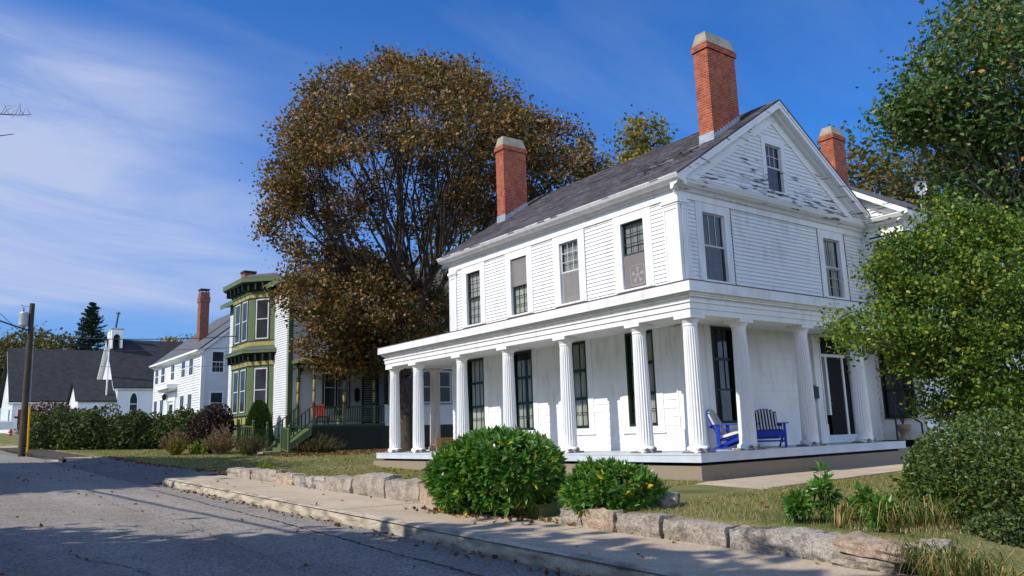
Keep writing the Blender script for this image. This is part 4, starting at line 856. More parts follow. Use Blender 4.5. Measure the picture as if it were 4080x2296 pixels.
    def bracket(T, *bx_):
        q = MB(T); q.box(*bx_); q.build('bracket', mt['gdark'], bay)
    for k in range(5):
        y = ya + .1 + k * (yb - ya - .2) / 4; bracket(None, bx - .48, bx - .02, y - .05, y + .05, 9.25, 9.66); bracket(None, bx - .30, bx - .02, y - .045, y + .045, 5.14, 5.5)
    ux = np.array([bx - GX, ya - y0]); ln = np.hypot(*ux); ux = ux / ln; nx = np.array([-ux[1], ux[0]]); nx = nx if nx[1] < 0 else -nx
    cT = TF((ux[0], ux[1], 0), (nx[0], nx[1], 0), (GX, y0, 0))
    for k in range(4):
        x = .15 + k * (ln - .3) / 3; bracket(cT, x - .05, x + .05, .02, .45, 9.25, 9.66); bracket(cT, x - .045, x + .045, .02, .28, 5.14, 5.5)
    bT = TF((0, 1, 0), (-1, 0, 0), (bx, 0, 0))
    for (T, xs) in ((cT, [ln / 2 - .36]), (bT, [ya + .40, ya + 1.68])):
        for x in xs:
            wd = .72 if T is cT else .74
            for (z0, z1, cov) in ((2.25, 4.62, None), (6.45, 8.68, ('curtain', .5, 1))):
                q = MB(T); q.box(x - .13, x - .075, -.02, .03, z0 - .1, z1 + .12); q.box(x + wd + .075, x + wd + .13, -.02, .03, z0 - .1, z1 + .12); q.build('window_trim', mt['gdark'], bay)
                W = MB(T); W.box(x - .07, x + wd + .07, -.01, .045, z0 - .07, z1 + .07); W = W.build('window', mt['muntin'], G)
                p = MB(T); h = (z1 - z0) / 2
                p.quad((x, .05, z0), (x + wd, .05, z0), (x + wd, .05, z0 + h - .03), (x, .05, z0 + h - .03)); p.quad((x, .052, z0 + h + .03), (x + wd, .052, z0 + h + .03), (x + wd, .052, z1), (x, .052, z1)); p.build('pane', PANE, W)
    for (T, n, w_) in ((cT, 2, ln), (bT, 4, yb - ya)):
        for k in range(n):
            off = 0 if T is cT else ya
            a = off + w_ * (k + .12) / n; c_ = off + w_ * (k + .88) / n
            q = MB(T); q.box(a, c_, .02, .055, 1.50, 1.90); q.build('panel', mt['yellow'], bay); q = MB(T); q.box(a - .05, c_ + .05, .0, .045, 1.455, 1.94); q.build('panel_frame', mt['gdark'], bay)
    # ---- porch on the shaded side
    XD, YP, XE = 3.97, 29.1, 8.1
    d = MB(); d.box(XD - .1, XE, YP - .1, GY, 1.16, 1.28); d.build('porch_deck', mt['gdeep'], G)
    sk = MB(); sk.box(XD, XE, YP + .03, YP + .05, -.3, 1.16)
    sk.box(XD, XD + .02, YP + .05, GY, -.3, 1.16); sk.build('lattice_skirt', mt['gdark'], G)
    sl = MB()
    for k in range(34): sl.box(XD + k * .12, XD + k * .12 + .035, YP + .005, YP + .03, -.2, 1.12)
    sl.box(XD - .02, XE, YP - .02, YP + .028, 1.02, 1.158); sl.build('lattice', mt['gdark'], G)
    rf = MB(); z0, z1 = 4.88, 5.75
    rf.add([(XD - .35, YP - .35, z0), (12.7, YP - .35, z0), (12.7, GY, z1), (GX + 1.6, GY, z1), (XD - .35, GY, z0)], [(0, 1, 2, 3), (0, 3, 4), (0, 4, 3, 2, 1)]); rf.build('porch_roof', mt['slate'], G)
    fa = MB(); fa.box(XD - .36, XD - .33, YP - .36, GY, 4.68, 4.875); fa.build('porch_fascia', mt['ggreen'], G)
    fb = MB(); fb.box(XD - .33, 12.7, YP - .37, YP - .34, 4.68, 4.875); fb.box(XD, 12.7, YP - .02, YP + .06, 4.42, 4.66); fb.box(XD - .02, XD + .08, YP + .06, GY, 4.42, 4.66); fb.box(XD - .3, 12.6, YP - .3, GY, 4.66, 4.69); fb.build('beam_and_shaded_fascia', mt['gdark'], G)  # beam plus front fascia, the fascia's shade put in as near-black
    def post(x, y):
        b = MB(); b.box(x - .07, x + .07, y - .07, y + .07, 1.281, 2.30); b.box(x - .06, x + .06, y - .06, y + .06, 3.95, 4.6); b.box(x - .03, x + .03, y - .03, y + .03, 2.3, 3.95); p = b.build('porch_post', mt['ggreen'], G)
        q = MB(); q.lathe([(.055, 2.42), (.075, 2.55), (.095, 2.75), (.08, 2.95), (.05, 3.05), (.05, 3.12), (.08, 3.2), (.09, 3.38), (.07, 3.55), (.05, 3.68)], (x, y, 0), 14); q.build('turning', mt['yellow'], p, True)
        for prf in ([(.075, 2.30), (.085, 2.34), (.06, 2.38), (.075, 2.42)], [(.06, 3.05), (.085, 3.085), (.06, 3.12)], [(.06, 3.68), (.09, 3.74), (.06, 3.80), (.085, 3.88), (.07, 3.95)]):
            q = MB(); q.lathe(prf, (x, y, 0), 12); q.build('ring', mt['gdark'], p)
        q = MB(); q.prism([(x + .07, 4.42), (x + .40, 4.42), (x + .14, 4.22), (x + .07, 3.98)], 1, y - .02, y + .02); q.build('bracket', mt['gdark'], p)
    for x, y in ((XD, YP + .05), (XD, GY - .12), (5.7, YP + .05), (7.45, YP + .05)): post(x, y)
    rl = MB()
    def rail(b, a, c, h0=.12, h1=.92, n=12, slope=True):
        a = np.array(a, float); c = np.array(c, float)
        t = (c - a) / np.linalg.norm((c - a)[:2]); s = np.array([-t[1], t[0], 0]) * .03
        for z in (h0, h1):
            up = np.array([0, 0, .06]); v = [a + s + (0, 0, z), a - s + (0, 0, z), c - s + (0, 0, z), c + s + (0, 0, z)]; b.hexa(v, [p + up for p in v])
        for k in range(1, n):
            p = a + (c - a) * k / n; b.box(p[0] - .025, p[0] + .025, p[1] - .025, p[1] + .025, p[2] + h0 + .05, p[2] + h1 + .01)
    rail(rl, (XD + .07, YP + .05, 1.28), (XE, YP + .05, 1.28), n=30); rl.build('porch_railing', mt['gdeep'], G)
    # stairs down towards the street
    stp = MB(); n = 6
    for k in range(n):
        z = 1.16 - k * .2; x = XD - .1 - k * .27; stp.box(x - .29, x, YP + .1, GY - .25, z - .05 - .2, z - .2); stp.box(x - .012, x, YP + .12, GY - .27, z - .2, z - .05)
    stp.build('stairs', mt['ggreen'], G)
    sg = MB(); xb = XD - .1 - n * .27
    for y in (YP + .06, GY - .24): sg.hexa([(XD - .1, y - .02, .75), (xb, y - .02, -.25), (xb, y + .02, -.25), (XD - .1, y + .02, .75)], [(XD - .1, y - .02, 1.16), (xb, y - .02, .06), (xb, y + .02, .06), (XD - .1, y + .02, 1.16)])
    sg.build('stringers', mt['ggreen'], G)
    r1 = MB(); rail(r1, (xb, YP + .05, -.02), (XD - .05, YP + .05, 1.28), .2, .98, 8); r1.build('stair_railing', mt['gdeep'], G)
    r1 = MB(); rail(r1, (xb, YP + .02, -.08), (xb - .08, YP - 1.15, -.22), .14, 1.25, 6); r1.build('stair_railing', mt['ggreen'], G)  # sunlit flare in the lighter green; shaded runs are coloured darker
    r2 = MB(); rail(r2, (xb, GY - .22, -.02), (XD - .05, GY - .22, 1.28), .2, .98, 8); rail(r2, (xb - .75, GY - .22, .1), (xb, GY - .22, .1), .1, 1.0, 6); r2.build('stair_railing', mt['gdeep'], G)
    r2 = MB(); rail(r2, (xb - .75, GY - .2, .15), (xb - 1.1, GY + 1.1, .25), .1, 1.1, 7); r2.build('stair_railing', mt['ggreen'], G)
    for (x, y, z) in ((xb, YP + .05, -.1), (xb - .08, YP - 1.15, -.25), (xb, GY - .22, .0), (xb - .75, GY - .2, .1), (xb - 1.1, GY + 1.1, .2)):
        q = MB(); q.box(x - .055, x + .055, y - .055, y + .055, z - .1, z + 1.36); q.lathe([(.03, 1.36), (.06, 1.42), (.065, 1.47), (.03, 1.53)], (x, y, z), 10); q.build('newel_post', mt['ggreen'], G)
    cs = MB(); cs.box(1.25, 2.45, YP - .05, GY - .1, -.35, -.02); cs.box(.55, 1.25, YP - .15, GY, -.4, -.12); cs.build('stone_steps', mt['conc'], G)
    # porch wall: windows, door, plaque
    for x in (5.52, 6.33): swin(G, gS, x, x + .70, 2.3, 4.5, cas=.09, casm='gdeep')
    for x in (8.9, 10.6, 12.5, 14.6): swin(G, gS, x, x + .8, 6.3, 8.4, cas=.10, casm='gdeep')
    swin(G, gS, 5.6, 6.4, 6.3, 8.4, cas=.10, casm='gdeep')
    dr = MB(gS); dr.box(8.0 - .12, 8.0, -.02, .05, 1.28, 4.3); dr.box(8.85, 8.97, -.02, .05, 1.28, 4.3); dr.box(8.0, 8.85, -.02, .05, 4.2, 4.3); dr.build('door_frame', mt['gdeep'], G)
    dr = MB(gS); dr.box(8.0, 8.85, -.02, .02, 1.29, 4.2); dr.build('door', mt['gdark'], G)
    pq = MB(gS); pq.prism([(7.42, 2.66), (7.52, 2.62), (7.58, 2.52), (7.64, 2.62), (7.74, 2.66), (7.74, 3.32), (7.66, 3.36), (7.58, 3.42), (7.50, 3.36), (7.42, 3.32)], 1, .02, .05); pq.build('plaque', mt['gdark'], G)
    # glazed porch further along
    en = MB(TF((1, 0, 0), (0, -1, 0), (0, YP, 0))); en.clap(XE + .02, 12.6, 1.15, 2.2); en.box(XE + .02, 12.6, -.05, .01, 2.2, 2.32); en.build('enclosed_porch_wall', mt['vinyl'], G)
    e2 = MB(TF((1, 0, 0), (0, -1, 0), (0, YP, 0))); e2.box(XE + .02, 12.6, -.08, -.02, 2.32, 4.42); e2.box(XE, 12.6, -.06, .03, 4.3, 4.42); e2.box(XE, 12.6, -.06, -.01, -.4, 1.149); e2.build('enclosed_porch_frame', mt['gdark'], G)
    for x in (8.35, 9.45, 10.55, 11.65): swin(G, TF((1, 0, 0), (0, -1, 0), (0, YP - .05, 0)), x, x + .78, 2.42, 4.25, cas=.05, casm='muntin')
green_house()
# things on that porch
t = thing('porch_chair', 'coral red cushioned chair behind the green porch railing', 'chair', (4.75, 30.2, 1.285))
b = MB(); b.hexa([(4.4, 30.35, 1.75), (5.15, 30.35, 1.75), (5.15, 30.45, 1.75), (4.4, 30.45, 1.75)], [(4.4, 30.55, 2.42), (5.15, 30.55, 2.42), (5.15, 30.62, 2.42), (4.4, 30.62, 2.42)]); b.build('backrest', mt['orange'], t)
b = MB(); b.box(4.4, 5.15, 29.85, 30.4, 1.68, 1.76); b.build('seat', mt['orange'], t)
for x in (4.42, 5.08):
    for y in (29.88, 30.35):
        q = MB(); q.box(x, x + .05, y, y + .05, 1.285, 1.68); q.build('leg', mt['black'], t)
t = thing('potted_plant', 'blue-green spiky pot plant behind the porch railing', 'plant', (5.75, 29.9, 1.285)); b = MB(); b.lathe([(.13, 0), (.17, .3), (.19, .34)], (5.75, 29.9, 1.29), 14); b.build('pot', mt['conc'], t)
t = thing('door_wreath', 'pale flower wreath hanging on the dark door of the green house', 'wreath', (8.42, GY - .05, 3.3)); b = MB()
rg = random.Random(3)
for k in range(60):
    a_ = rg.uniform(0, 6.28); r_ = rg.uniform(.14, .30); c_ = (8.42 + r_ * math.cos(a_), GY - .06 - rg.uniform(0, .05), 3.25 + r_ * 1.2 * math.sin(a_)); s_ = .045
    b.add([(c_[0] - s_, c_[1], c_[2]), (c_[0], c_[1] - .02, c_[2] + s_), (c_[0] + s_, c_[1], c_[2] - .01), (c_[0], c_[1] + .01, c_[2] - s_)], [(0, 1, 2, 3)])
b.build('flowers', M('lilac_petals', (.42, .36, .46), .8), t)

# ================================================================== WHITE COLONIAL HOUSE
CX0, CY0, CY1 = 3.99, 50.24, 64.9
cF = TF((0, 1, 0), (-1, 0, 0), (CX0, 0, 0)); cS = TF((1, 0, 0), (0, -1, 0), (0, CY0, 0))
K = thing('colonial_house', 'plain white two-storey house with grey roof and one red chimney beyond the hedge', 'house', (9, 57, .6))
def colonial():
    w = MB(cF); w.clap(CY0, CY1, .5, 7.62, step=.19, lap=.06); w.T = cS; w.clap(CX0, 14.5, .5, 7.62, step=.19, lap=.045)
    sl = .81; w.clap(0, 0, 7.62, 11.8, step=.15, lap=.022, xl=lambda z: CX0 + (z - 7.62) / sl, xr=lambda z: 18.5 - CX0 - (z - 7.62) / sl if False else 14.5 - (z - 7.62) / sl)
    w.T = IDT; w.box(14.4, 14.5, CY0, CY1, .3, 7.6); w.box(CX0, 14.5, CY1 - .1, CY1, .3, 7.6); w.build('wall', mt['vinyl'], K)
    r = MB(); xm = (CX0 + 14.5) / 2; zt = 7.62 + sl * (xm - CX0)
    for s in (-1, 1):
        xa = xm + s * (xm - CX0 + .38); z0 = 7.62 - sl * .38
        r.hexa([(xa, CY0 - .3, z0), (xa, CY1 + .3, z0), (xm + s * .001, CY1 + .3, zt), (xm + s * .001, CY0 - .3, zt)], [(xa, CY0 - .3, z0 + .13), (xa, CY1 + .3, z0 + .13), (xm + s * .001, CY1 + .3, zt + .14), (xm + s * .001, CY0 - .3, zt + .14)])
    r.build('roof', mt['grey_roof'], K)
    g = MB(); g.prism([(CX0 - .02, 7.10), (CX0 - .34, 7.26), (CX0 - .46, 7.30), (CX0 - .46, 7.44), (CX0 - .02, 7.5)], 1, CY0 - .31, CY1 + .31)
    g.T = cS
    for s in (-1, 1):
        f = lambda x: xm + s * (xm - x)
        g.hexa([(f(CX0 - .3), .02, 7.12), (f(xm - .001), .02, zt - .26), (f(xm - .001), .30, zt - .26), (f(CX0 - .3), .30, 7.12)], [(f(CX0 - .3), .02, 7.36), (f(xm - .001), .02, zt - .005), (f(xm - .001), .30, zt - .005), (f(CX0 - .3), .30, 7.36)])
    g.build('eaves', mt['white'], K)
    cb = MB(); cb.prism([(CX0 - .07, CY0 - .06), (CX0 + .2, CY0 - .06), (CX0 + .2, CY0 - .002), (CX0 - .002, CY0 - .002), (CX0 - .002, CY0 + .25), (CX0 - .07, CY0 + .25)], 2, .4, 7.2); cb.build('corner_board', mt['white'], K)
    cb = MB(); cb.box(CX0 - .07, CX0 - .002, CY1 - .25, CY1, .4, 7.2); cb.build('corner_board', mt['white'], K)
    def w1(T, x0, x1, z0, z1, rows=1):
        W = MB(T); W.box(x0 - .13, x1 + .13, -.01, .06, z0 - .14, z1 + .14); W = W.build('window', mt['white'], K)
        p = MB(T); h = (z1 - z0) / 2; p.quad((x0, .066, z0), (x1, .066, z0), (x1, .066, z0 + h - .03), (x0, .066, z0 + h - .03)); p.quad((x0, .066, z0 + h + .03), (x1, .066, z0 + h + .03), (x1, .066, z1), (x0, .066, z1)); p.build('pane', PANE, W)
        q = MB(T)
        if rows > 1:
            for k in (1, 2): q.box(x0 + (x1 - x0) * k / 3 - .012, x0 + (x1 - x0) * k / 3 + .012, .067, .08, z0, z0 + h - .03)
            q.box(x0, x1, .067, .079, z0 + h / 2 - .012, z0 + h / 2 + .012)
        else: q.box((x0 + x1) / 2 - .012, (x0 + x1) / 2 + .012, .067, .08, z0, z1)
        q.build('muntins', mt['muntin'], W)
    for (a, b) in ((52.5, 53.55), (54.75, 55.75), (58.0, 59.0), (61.15, 62.3), (63.4, 64.4)): w1(cF, a, b, 5.75, 7.0)
    for (a, b) in ((52.55, 53.6), (54.75, 55.8), (61.2, 62.25), (63.4, 64.4)): w1(cF, a, b, 1.9, 4.25)
    w1(cS, 4.72, 5.52, 5.77, 7.28, 2); w1(cS, 4.70, 5.52, 2.7, 4.2, 2); w1(cS, 9.5, 10.4, 5.7, 7.2, 2)
    d = MB(cF); d.box(57.2, 59.8, .0, .12, 4.0, 4.7); d.box(57.2, 57.6, 0, .16, .6, 4.0); d.box(59.4, 59.8, 0, .16, .6, 4.0); d.box(56.9, 60.9, .0, .85, 4.95, 5.3); d.box(57.1, 60.7, 0, .6, 4.8, 4.95); d.build('door_surround', mt['white'], K)
    d = MB(cF); d.box(57.9, 59.1, .0, .08, .6, 3.7); d.build('door', mt['gdark'], K)
    l = MB(cF); l.lathe([(.05, 0), (.16, .12), (.18, .4), (.08, .5), (.03, .6)], (59.7, .35, 4.1), 8); l.box(59.66, 59.74, .1, .35, 4.5, 4.56); l.build('wall_lamp', mt['black'], K)
    c = MB(); c.box(5.05, 5.75, 55.2, 56.0, 7.8, 11.9); c.box(5.0, 5.8, 55.15, 56.05, 11.9, 12.35); c.box(5.05, 5.75, 55.2, 56.0, 12.35, 12.75); cc = c.build('chimney', mt['brickd'], K)
    c = MB(); c.box(5.02, 5.78, 55.17, 56.03, 12.95, 13.02); c.box(5.1, 5.16, 55.25, 55.31, 12.75, 12.95); c.box(5.64, 5.7, 55.25, 55.31, 12.75, 12.95); c.box(5.1, 5.16, 55.9, 55.96, 12.75, 12.95); c.box(5.64, 5.7, 55.9, 55.96, 12.75, 12.95); c.build('cap', mt['black'], cc)
colonial()

# ================================================================== CHURCH, VESTIBULE AND HALL
CH = thing('church', 'small white church with dark roof, pointed windows and a belfry carrying a metal cross', 'church', (9, 90, 1.8))
HL = thing('church_hall', 'long white church hall with black roof and red door behind the utility pole', 'hall', (2, 108, 2.3))
def pointed(b, T, xm, w, z0, z1, y, n=8):
    """pointed-arch panel"""
    h = w * 1.1; pts = [(xm - w / 2, z0), (xm + w / 2, z0)]
    for k in range(n + 1):
        t = k / n; pts.append((xm + w / 2 * (1 - t ** 1.5), z1 - h + h * math.sin(t * math.pi / 2)))
    for k in range(n - 1, -1, -1):
        t = k / n; pts.append((xm - w / 2 * (1 - t ** 1.5), z1 - h + h * math.sin(t * math.pi / 2)))
    b.T = T; b.prism(pts, 1, y - .05, y)
def church():
    x0, x1, y0, yr, y1 = 4.70, 17, 84.72, 90.3, 96.2
    ze, zr = 7.02, 12.6
    w = MB(TF((1, 0, 0), (0, -1, 0), (0, y0, 0))); w.clap(x0, x1, 1.2, ze, step=.2, lap=.03)
    fT = TF((0, 1, 0), (-1, 0, 0), (x0, 0, 0)); w.T = fT
    w.clap(y0, y1, 1.2, ze, step=.2, lap=.03); s = (zr - ze) / (yr - y0)
    w.clap(0, 0, ze, zr - .1, step=.2, lap=.03, xl=lambda z: y0 + (z - ze) / s, xr=lambda z: y1 - (z - ze) / ((zr - ze) / (y1 - yr)))
    w.T = IDT; w.box(x1 - .1, x1, y0, y1, 1, ze); w.box(x0, x1, y1 - .1, y1, 1, ze); w.build('wall', mt['vinyl'], CH)
    r = MB()
    for (ya, za) in ((y0 - .35, ze - .35 * s), (y1 + .3, ze - .3 * s)):
        r.hexa([(x0 - .55, ya, za), (x1 + .3, ya, za), (x1 + .3, yr, zr), (x0 - .55, yr, zr)], [(x0 - .55, ya, za + .14), (x1 + .3, ya, za + .14), (x1 + .3, yr, zr + .18), (x0 - .55, yr, zr + .18)])
    r.build('roof', mt['charcoal'], CH)
    t = MB(fT)
    for (a, za) in ((y0 - .33, ze - .33 * s), (y1 + .28, ze - .28 * s)): t.hexa([(a, .02, za - .25), (yr, .02, zr - .25), (yr, .53, zr - .25), (a, .53, za - .25)], [(a, .02, za - .01), (yr, .02, zr - .01), (yr, .53, zr - .01), (a, .53, za - .01)])
    t.T = IDT; t.box(x0 - .5, x1, y0 - .34, y0 - .02, ze - .42, ze - .33); t.build('eaves', mt['white'], CH)
    sT = TF((1, 0, 0), (0, -1, 0), (0, y0, 0))
    for xm in (6.33, 10.2, 13.6):
        f = MB(); pointed(f, sT, xm, .95, 3.3, 6.35, .05); W = f.build('window', mt['white'], CH); p = MB(); pointed(p, sT, xm, .72, 3.4, 6.2, .062); p.build('pane', PANE, W); q = MB(sT); q.box(xm - .36, xm + .36, .064, .09, 4.2, 4.28); q.box(xm - .36, xm + .36, .064, .09, 4.95, 5.03); q.build('bars', mt['white'], W)
    f = MB(); pointed(f, fT, 87.9, 1.1, 3.0, 6.3, .05); W = f.build('window', mt['white'], CH); p = MB(); pointed(p, fT, 87.9, .85, 3.1, 6.1, .062); p.build('pane', PANE, W)
    # belfry astride the ridge
    b = MB(); xb0, xb1, yb0, yb1 = 4.45, 5.62, 88.7, 91.6
    b.box(xb0, xb0 + .16, yb0, yb1, 11.5, 13.75); b.box(xb1 - .22, xb1, yb0, yb1, 11.6, 13.75); b.box(xb0, xb1, yb1 - .2, yb1, 11.5, 13.75); b.box(xb0 + .16, xb1 - .22, yb0, yb0 + .2, 13.3, 13.74)
    pts = [(xb0 + .16, 13.31), (xb0 + .16, 12.7)] + [((xb0 + xb1) / 2 - .03 - .37 * math.cos(t), 12.75 + .45 * math.sin(t)) for t in np.linspace(0, math.pi, 9)] + [(xb1 - .22, 12.7), (xb1 - .22, 13.31)]
    m_ = len(pts)
    b.prism(pts, 1, yb0 + .02, yb0 + .18); b.build('belfry', mt['white'], CH)
    c = MB(); c.box(xb0 - .08, xb1 + .08, yb0 - .1, yb1 + .1, 13.75, 13.85); c.lathe([(.5, 13.85), (.12, 14.1)], (5.05, 90.1, 0), 8); c.build('belfry_cap', mt['verdigris'], CH)
    c = MB(); c.tube((5.05, 90.1, 14.0), (5.28, 90.1, 16.0), .12, .10, 8); c.box(5.0, 5.5, 90.05, 90.15, 15.75, 15.85); c.build('cross', M('dark_weathered_metal', (.06, .08, .085), .6), CH)
    p = MB(); p.tube((3.72, 85.6, 1.5), (3.72, 85.6, 13.2), .09, .07, 8); p.build('downpipe', mt['white'], CH)
    # low vestibule in front of it
    ax0, ax1, ay0, ay1 = .92, 4.69, 84.93, 90.9; ae, ar, am = 5.45, 7.75, 87.9
    w = MB(TF((1, 0, 0), (0, -1, 0), (0, ay0, 0))); w.clap(ax0, ax1, 1.2, ae, step=.2, lap=.03); w.T = TF((0, 1, 0), (-1, 0, 0), (ax0, 0, 0)); w.clap(ay0, ay1, 1.2, ae, step=.2, lap=.03); s = (ar - ae) / (am - ay0)
    w.clap(0, 0, ae, ar - .1, step=.2, lap=.03, xl=lambda z: ay0 + (z - ae) / s, xr=lambda z: ay1 - (z - ae) / s); w.build('vestibule_wall', mt['vinyl'], CH)
    r = MB()
    for (ya, za) in ((ay0 - .25, ae - .25 * s), (ay1 + .25, ae - .25 * s)): r.hexa([(ax0 - .3, ya, za), (ax1, ya, za), (ax1, am, ar), (ax0 - .3, am, ar)], [(ax0 - .3, ya, za + .1), (ax1, ya, za + .1), (ax1, am, ar + .14), (ax0 - .3, am, ar + .14)])
    r.build('vestibule_roof', mt['charcoal'], CH)
    sT = TF((1, 0, 0), (0, -1, 0), (0, ay0, 0)); f = MB(); pointed(f, sT, 2.62, .8, 3.2, 5.1, .05); W = f.build('window', mt['white'], CH); p = MB(); pointed(p, sT, 2.62, .55, 3.25, 4.9, .062); p.build('pane', PANE, W)
def hall():
    x0, x1, y0, yr, y1 = -3.47, 12, 103.38, 111.2, 119; ze, zr = 6.5, 13.4; s = (zr - ze) / (yr - y0)
    w = MB(TF((1, 0, 0), (0, -1, 0), (0, y0, 0))); w.clap(x0, x1, 1.8, ze, step=.25, lap=.03); w.T = TF((0, 1, 0), (-1, 0, 0), (x0, 0, 0)); w.clap(y0, y1, 1.8, ze, step=.25, lap=.035)
    w.clap(0, 0, ze, zr - .1, step=.25, lap=.035, xl=lambda z: y0 + (z - ze) / s, xr=lambda z: y1 - (z - ze) / s); w.build('wall', mt['vinyl'], HL)
    r = MB()
    for (ya, za) in ((y0 - .45, ze - .45 * s), (y1 + .45, ze - .45 * s)): r.hexa([(x0 - .5, ya, za), (x1, ya, za), (x1, yr, zr), (x0 - .5, yr, zr)], [(x0 - .5, ya, za + .15), (x1, ya, za + .15), (x1, yr, zr + .2), (x0 - .5, yr, zr + .2)])
    r.build('roof', mt['charcoal'], HL)
    f = MB(TF((0, 1, 0), (-1, 0, 0), (x0, 0, 0))); a, za = y0 - .42, ze - .42 * s
    f.hexa([(a, .02, za - .4), (yr, .02, zr - .4), (yr, .48, zr - .4), (a, .48, za - .4)], [(a, .02, za - .01), (yr, .02, zr - .01), (yr, .48, zr - .01), (a, .48, za - .01)])
    f.T = IDT; f.box(x0 - .48, x1, y0 - .44, y0 - .02, ze - .55, ze - .40); f.build('eaves', mt['white'], HL)
    sT = TF((1, 0, 0), (0, -1, 0), (0, y0, 0))
    d = MB(sT); d.box(-2.87, -1.05, 0, .08, 2.9, 5.25); d.build('door', mt['reddoor'], HL)
    d = MB(sT); d.box(-3.0, -2.88, 0, .11, 2.9, 5.35); d.box(-1.04, -.92, 0, .11, 2.9, 5.35); d.box(-2.88, -1.04, 0, .11, 5.26, 5.38); d.build('door_frame', mt['white'], HL)
    fT = TF((0, 1, 0), (-1, 0, 0), (x0, 0, 0)); f = MB(); pointed(f, fT, 110.5, 3.4, 6.9, 10.9, .06); W = f.build('window', mt['white'], HL)
    f = MB(fT); f.box(105.5, 107.6, 0, .07, 3.7, 5.5); W = f.build('window', mt['white'], HL); p = MB(fT); p.quad((105.7, .075, 3.85), (107.4, .075, 3.85), (107.4, .075, 5.35), (105.7, .075, 5.35)); p.build('pane', PANE, W)
    st = MB(); st.box(-3.3, -.6, 101.6, 103.36, 2.72, 2.86); st.box(-3.2, -1.0, 101.2, 101.6, 2.5, 2.62); st.build('porch_deck', mt['offwhite'], HL)
    rl = MB()
    for x in (-3.3, -1.15):
        rl.box(x, x + .22, 101.6, 101.75, 2.0, 4.0); rl.box(x + .03, x + .14, 101.75, 103.36, 3.75, 3.9)
    for k in range(9): rl.box(-3.3 + k * .33, -3.24 + k * .33, 101.62, 101.66, 2.0, 2.72)
    rl.build('porch_railing', mt['white'], HL)
church(); hall()
fn = thing('ramp_railing', 'white boarded ramp railing left of the red church hall door', 'railing', (-4.6, 99.4, 2.5))
b = MB(); b.box(-5.6, -3.55, 99.3, 99.36, 2.75, 3.65); b.build('boards', mt['vinyl'], fn); b = MB(); b.box(-5.6, -3.5, 99.28, 99.40, 3.7, 3.78); b.box(-3.6, -3.5, 99.28, 99.4, 2.3, 3.7); b.box(-5.0, -4.9, 99.27, 99.3, 2.3, 3.7); b.build('posts', mt['white'], fn)

# hydrant
hx, hy = -4.3, 93.2; hz = float(gz(hx, hy))
hd = thing('fire_hydrant', 'small red fire hydrant on the grass left of the utility pole', 'fire hydrant', (hx, hy, hz))
b = MB(); b.lathe([(.18, 0), (.18, .05), (.13, .06), (.12, .5), (.16, .52), (.16, .56), (.13, .6), (.10, .7), (.04, .78)], (hx, hy, hz), 14); b.build('barrel', mt['red'], hd)
b = MB(); b.tube((hx - .26, hy, hz + .42), (hx + .26, hy, hz + .42), .065, .065, 10); b.build('outlets', mt['red'], hd)
# utility pole
px, py = -7.56, 46.0; pz = float(gz(px, py))
up = thing('utility_pole', 'brown wooden utility pole with grey transformer and yellow guard at the roadside', 'utility pole', (px, py, pz))
b = MB(); b.tube((px, py, pz - .3), (-7.61, py, 9.45), .20, .145, 14); b.build('pole', mt['pole'], up)
b = MB(); b.lathe([(.24, 0), (.26, .04), (.26, .80), (.24, .86), (.08, .92)], (-8.02, py - .1, 7.98), 18); b.build('transformer', mt['steel'], up)
b = MB(); b.tube((-8.05, py - .1, 8.88), (-8.05, py - .1, 9.12), .03); b.path([(-8.05, py - .1, 9.1), (-8.2, py - .1, 9.3), (-7.95, py - .1, 9.2), (-7.62, py, 9.3)], .012, 5); b.build('bushing', mt['black'], up)
for z_ in (8.2, 8.6):
    b = MB(); b.box(-7.78, -7.6, py - .05, py + .05, z_, z_ + .1); b.build('mounting_arm', mt['black'], up)
b = MB(); b.tube((-7.27, py - .2, pz), (-7.33, py - .2, 3.05), .06, .06, 8); b.build('guard', mt['yplastic'], up)
b = MB(); b.tube((-7.33, py - .19, 3.05), (-7.42, py - .14, 8.0), .018, .018, 6); b.build('riser', mt['steel'], up)
def wire(lab, a, c, sag=.3, r=.016, n=14):
    b = MB(); a = np.array(a, float); c = np.array(c, float)
    b.path([a + (c - a) * k / n - np.array([0, 0, sag * 4 * (k / n) * (1 - k / n)]) for k in range(n + 1)], r, 5)
    o = b.build('overhead_wire', mt['wire'], origin=tuple(a)); tag(o, lab, 'wire', 'overhead wires')
wire('uppermost black wire from the pole to the green bay', (-7.5, 46, 7.45), (2.9, 37.0, 6.9), .25, .026)
wire('middle thin wire from the pole across the colonial roof', (-7.5, 46, 6.6), (2.9, 36.2, 6.15), .2, .016)
wire('lowest thin wire from the pole across the colonial windows', (-7.5, 46, 5.7), (2.9, 35.4, 5.0), .2, .012)
wire('thick black cable leaving the pole below the transformer to the left', (-7.65, 46, 7.75), (-16.5, 24, 8.4), .4, .045)
wire('thin slack wire rising from the pole to the upper left', (-7.65, 46, 7.2), (-15.6, 20, 9.6), .1, .016)
wire('long cable hung along the far side of the street', (-14.9, -22, 6.9), (-21.0, 52, 8.6), .25, .05, 30)

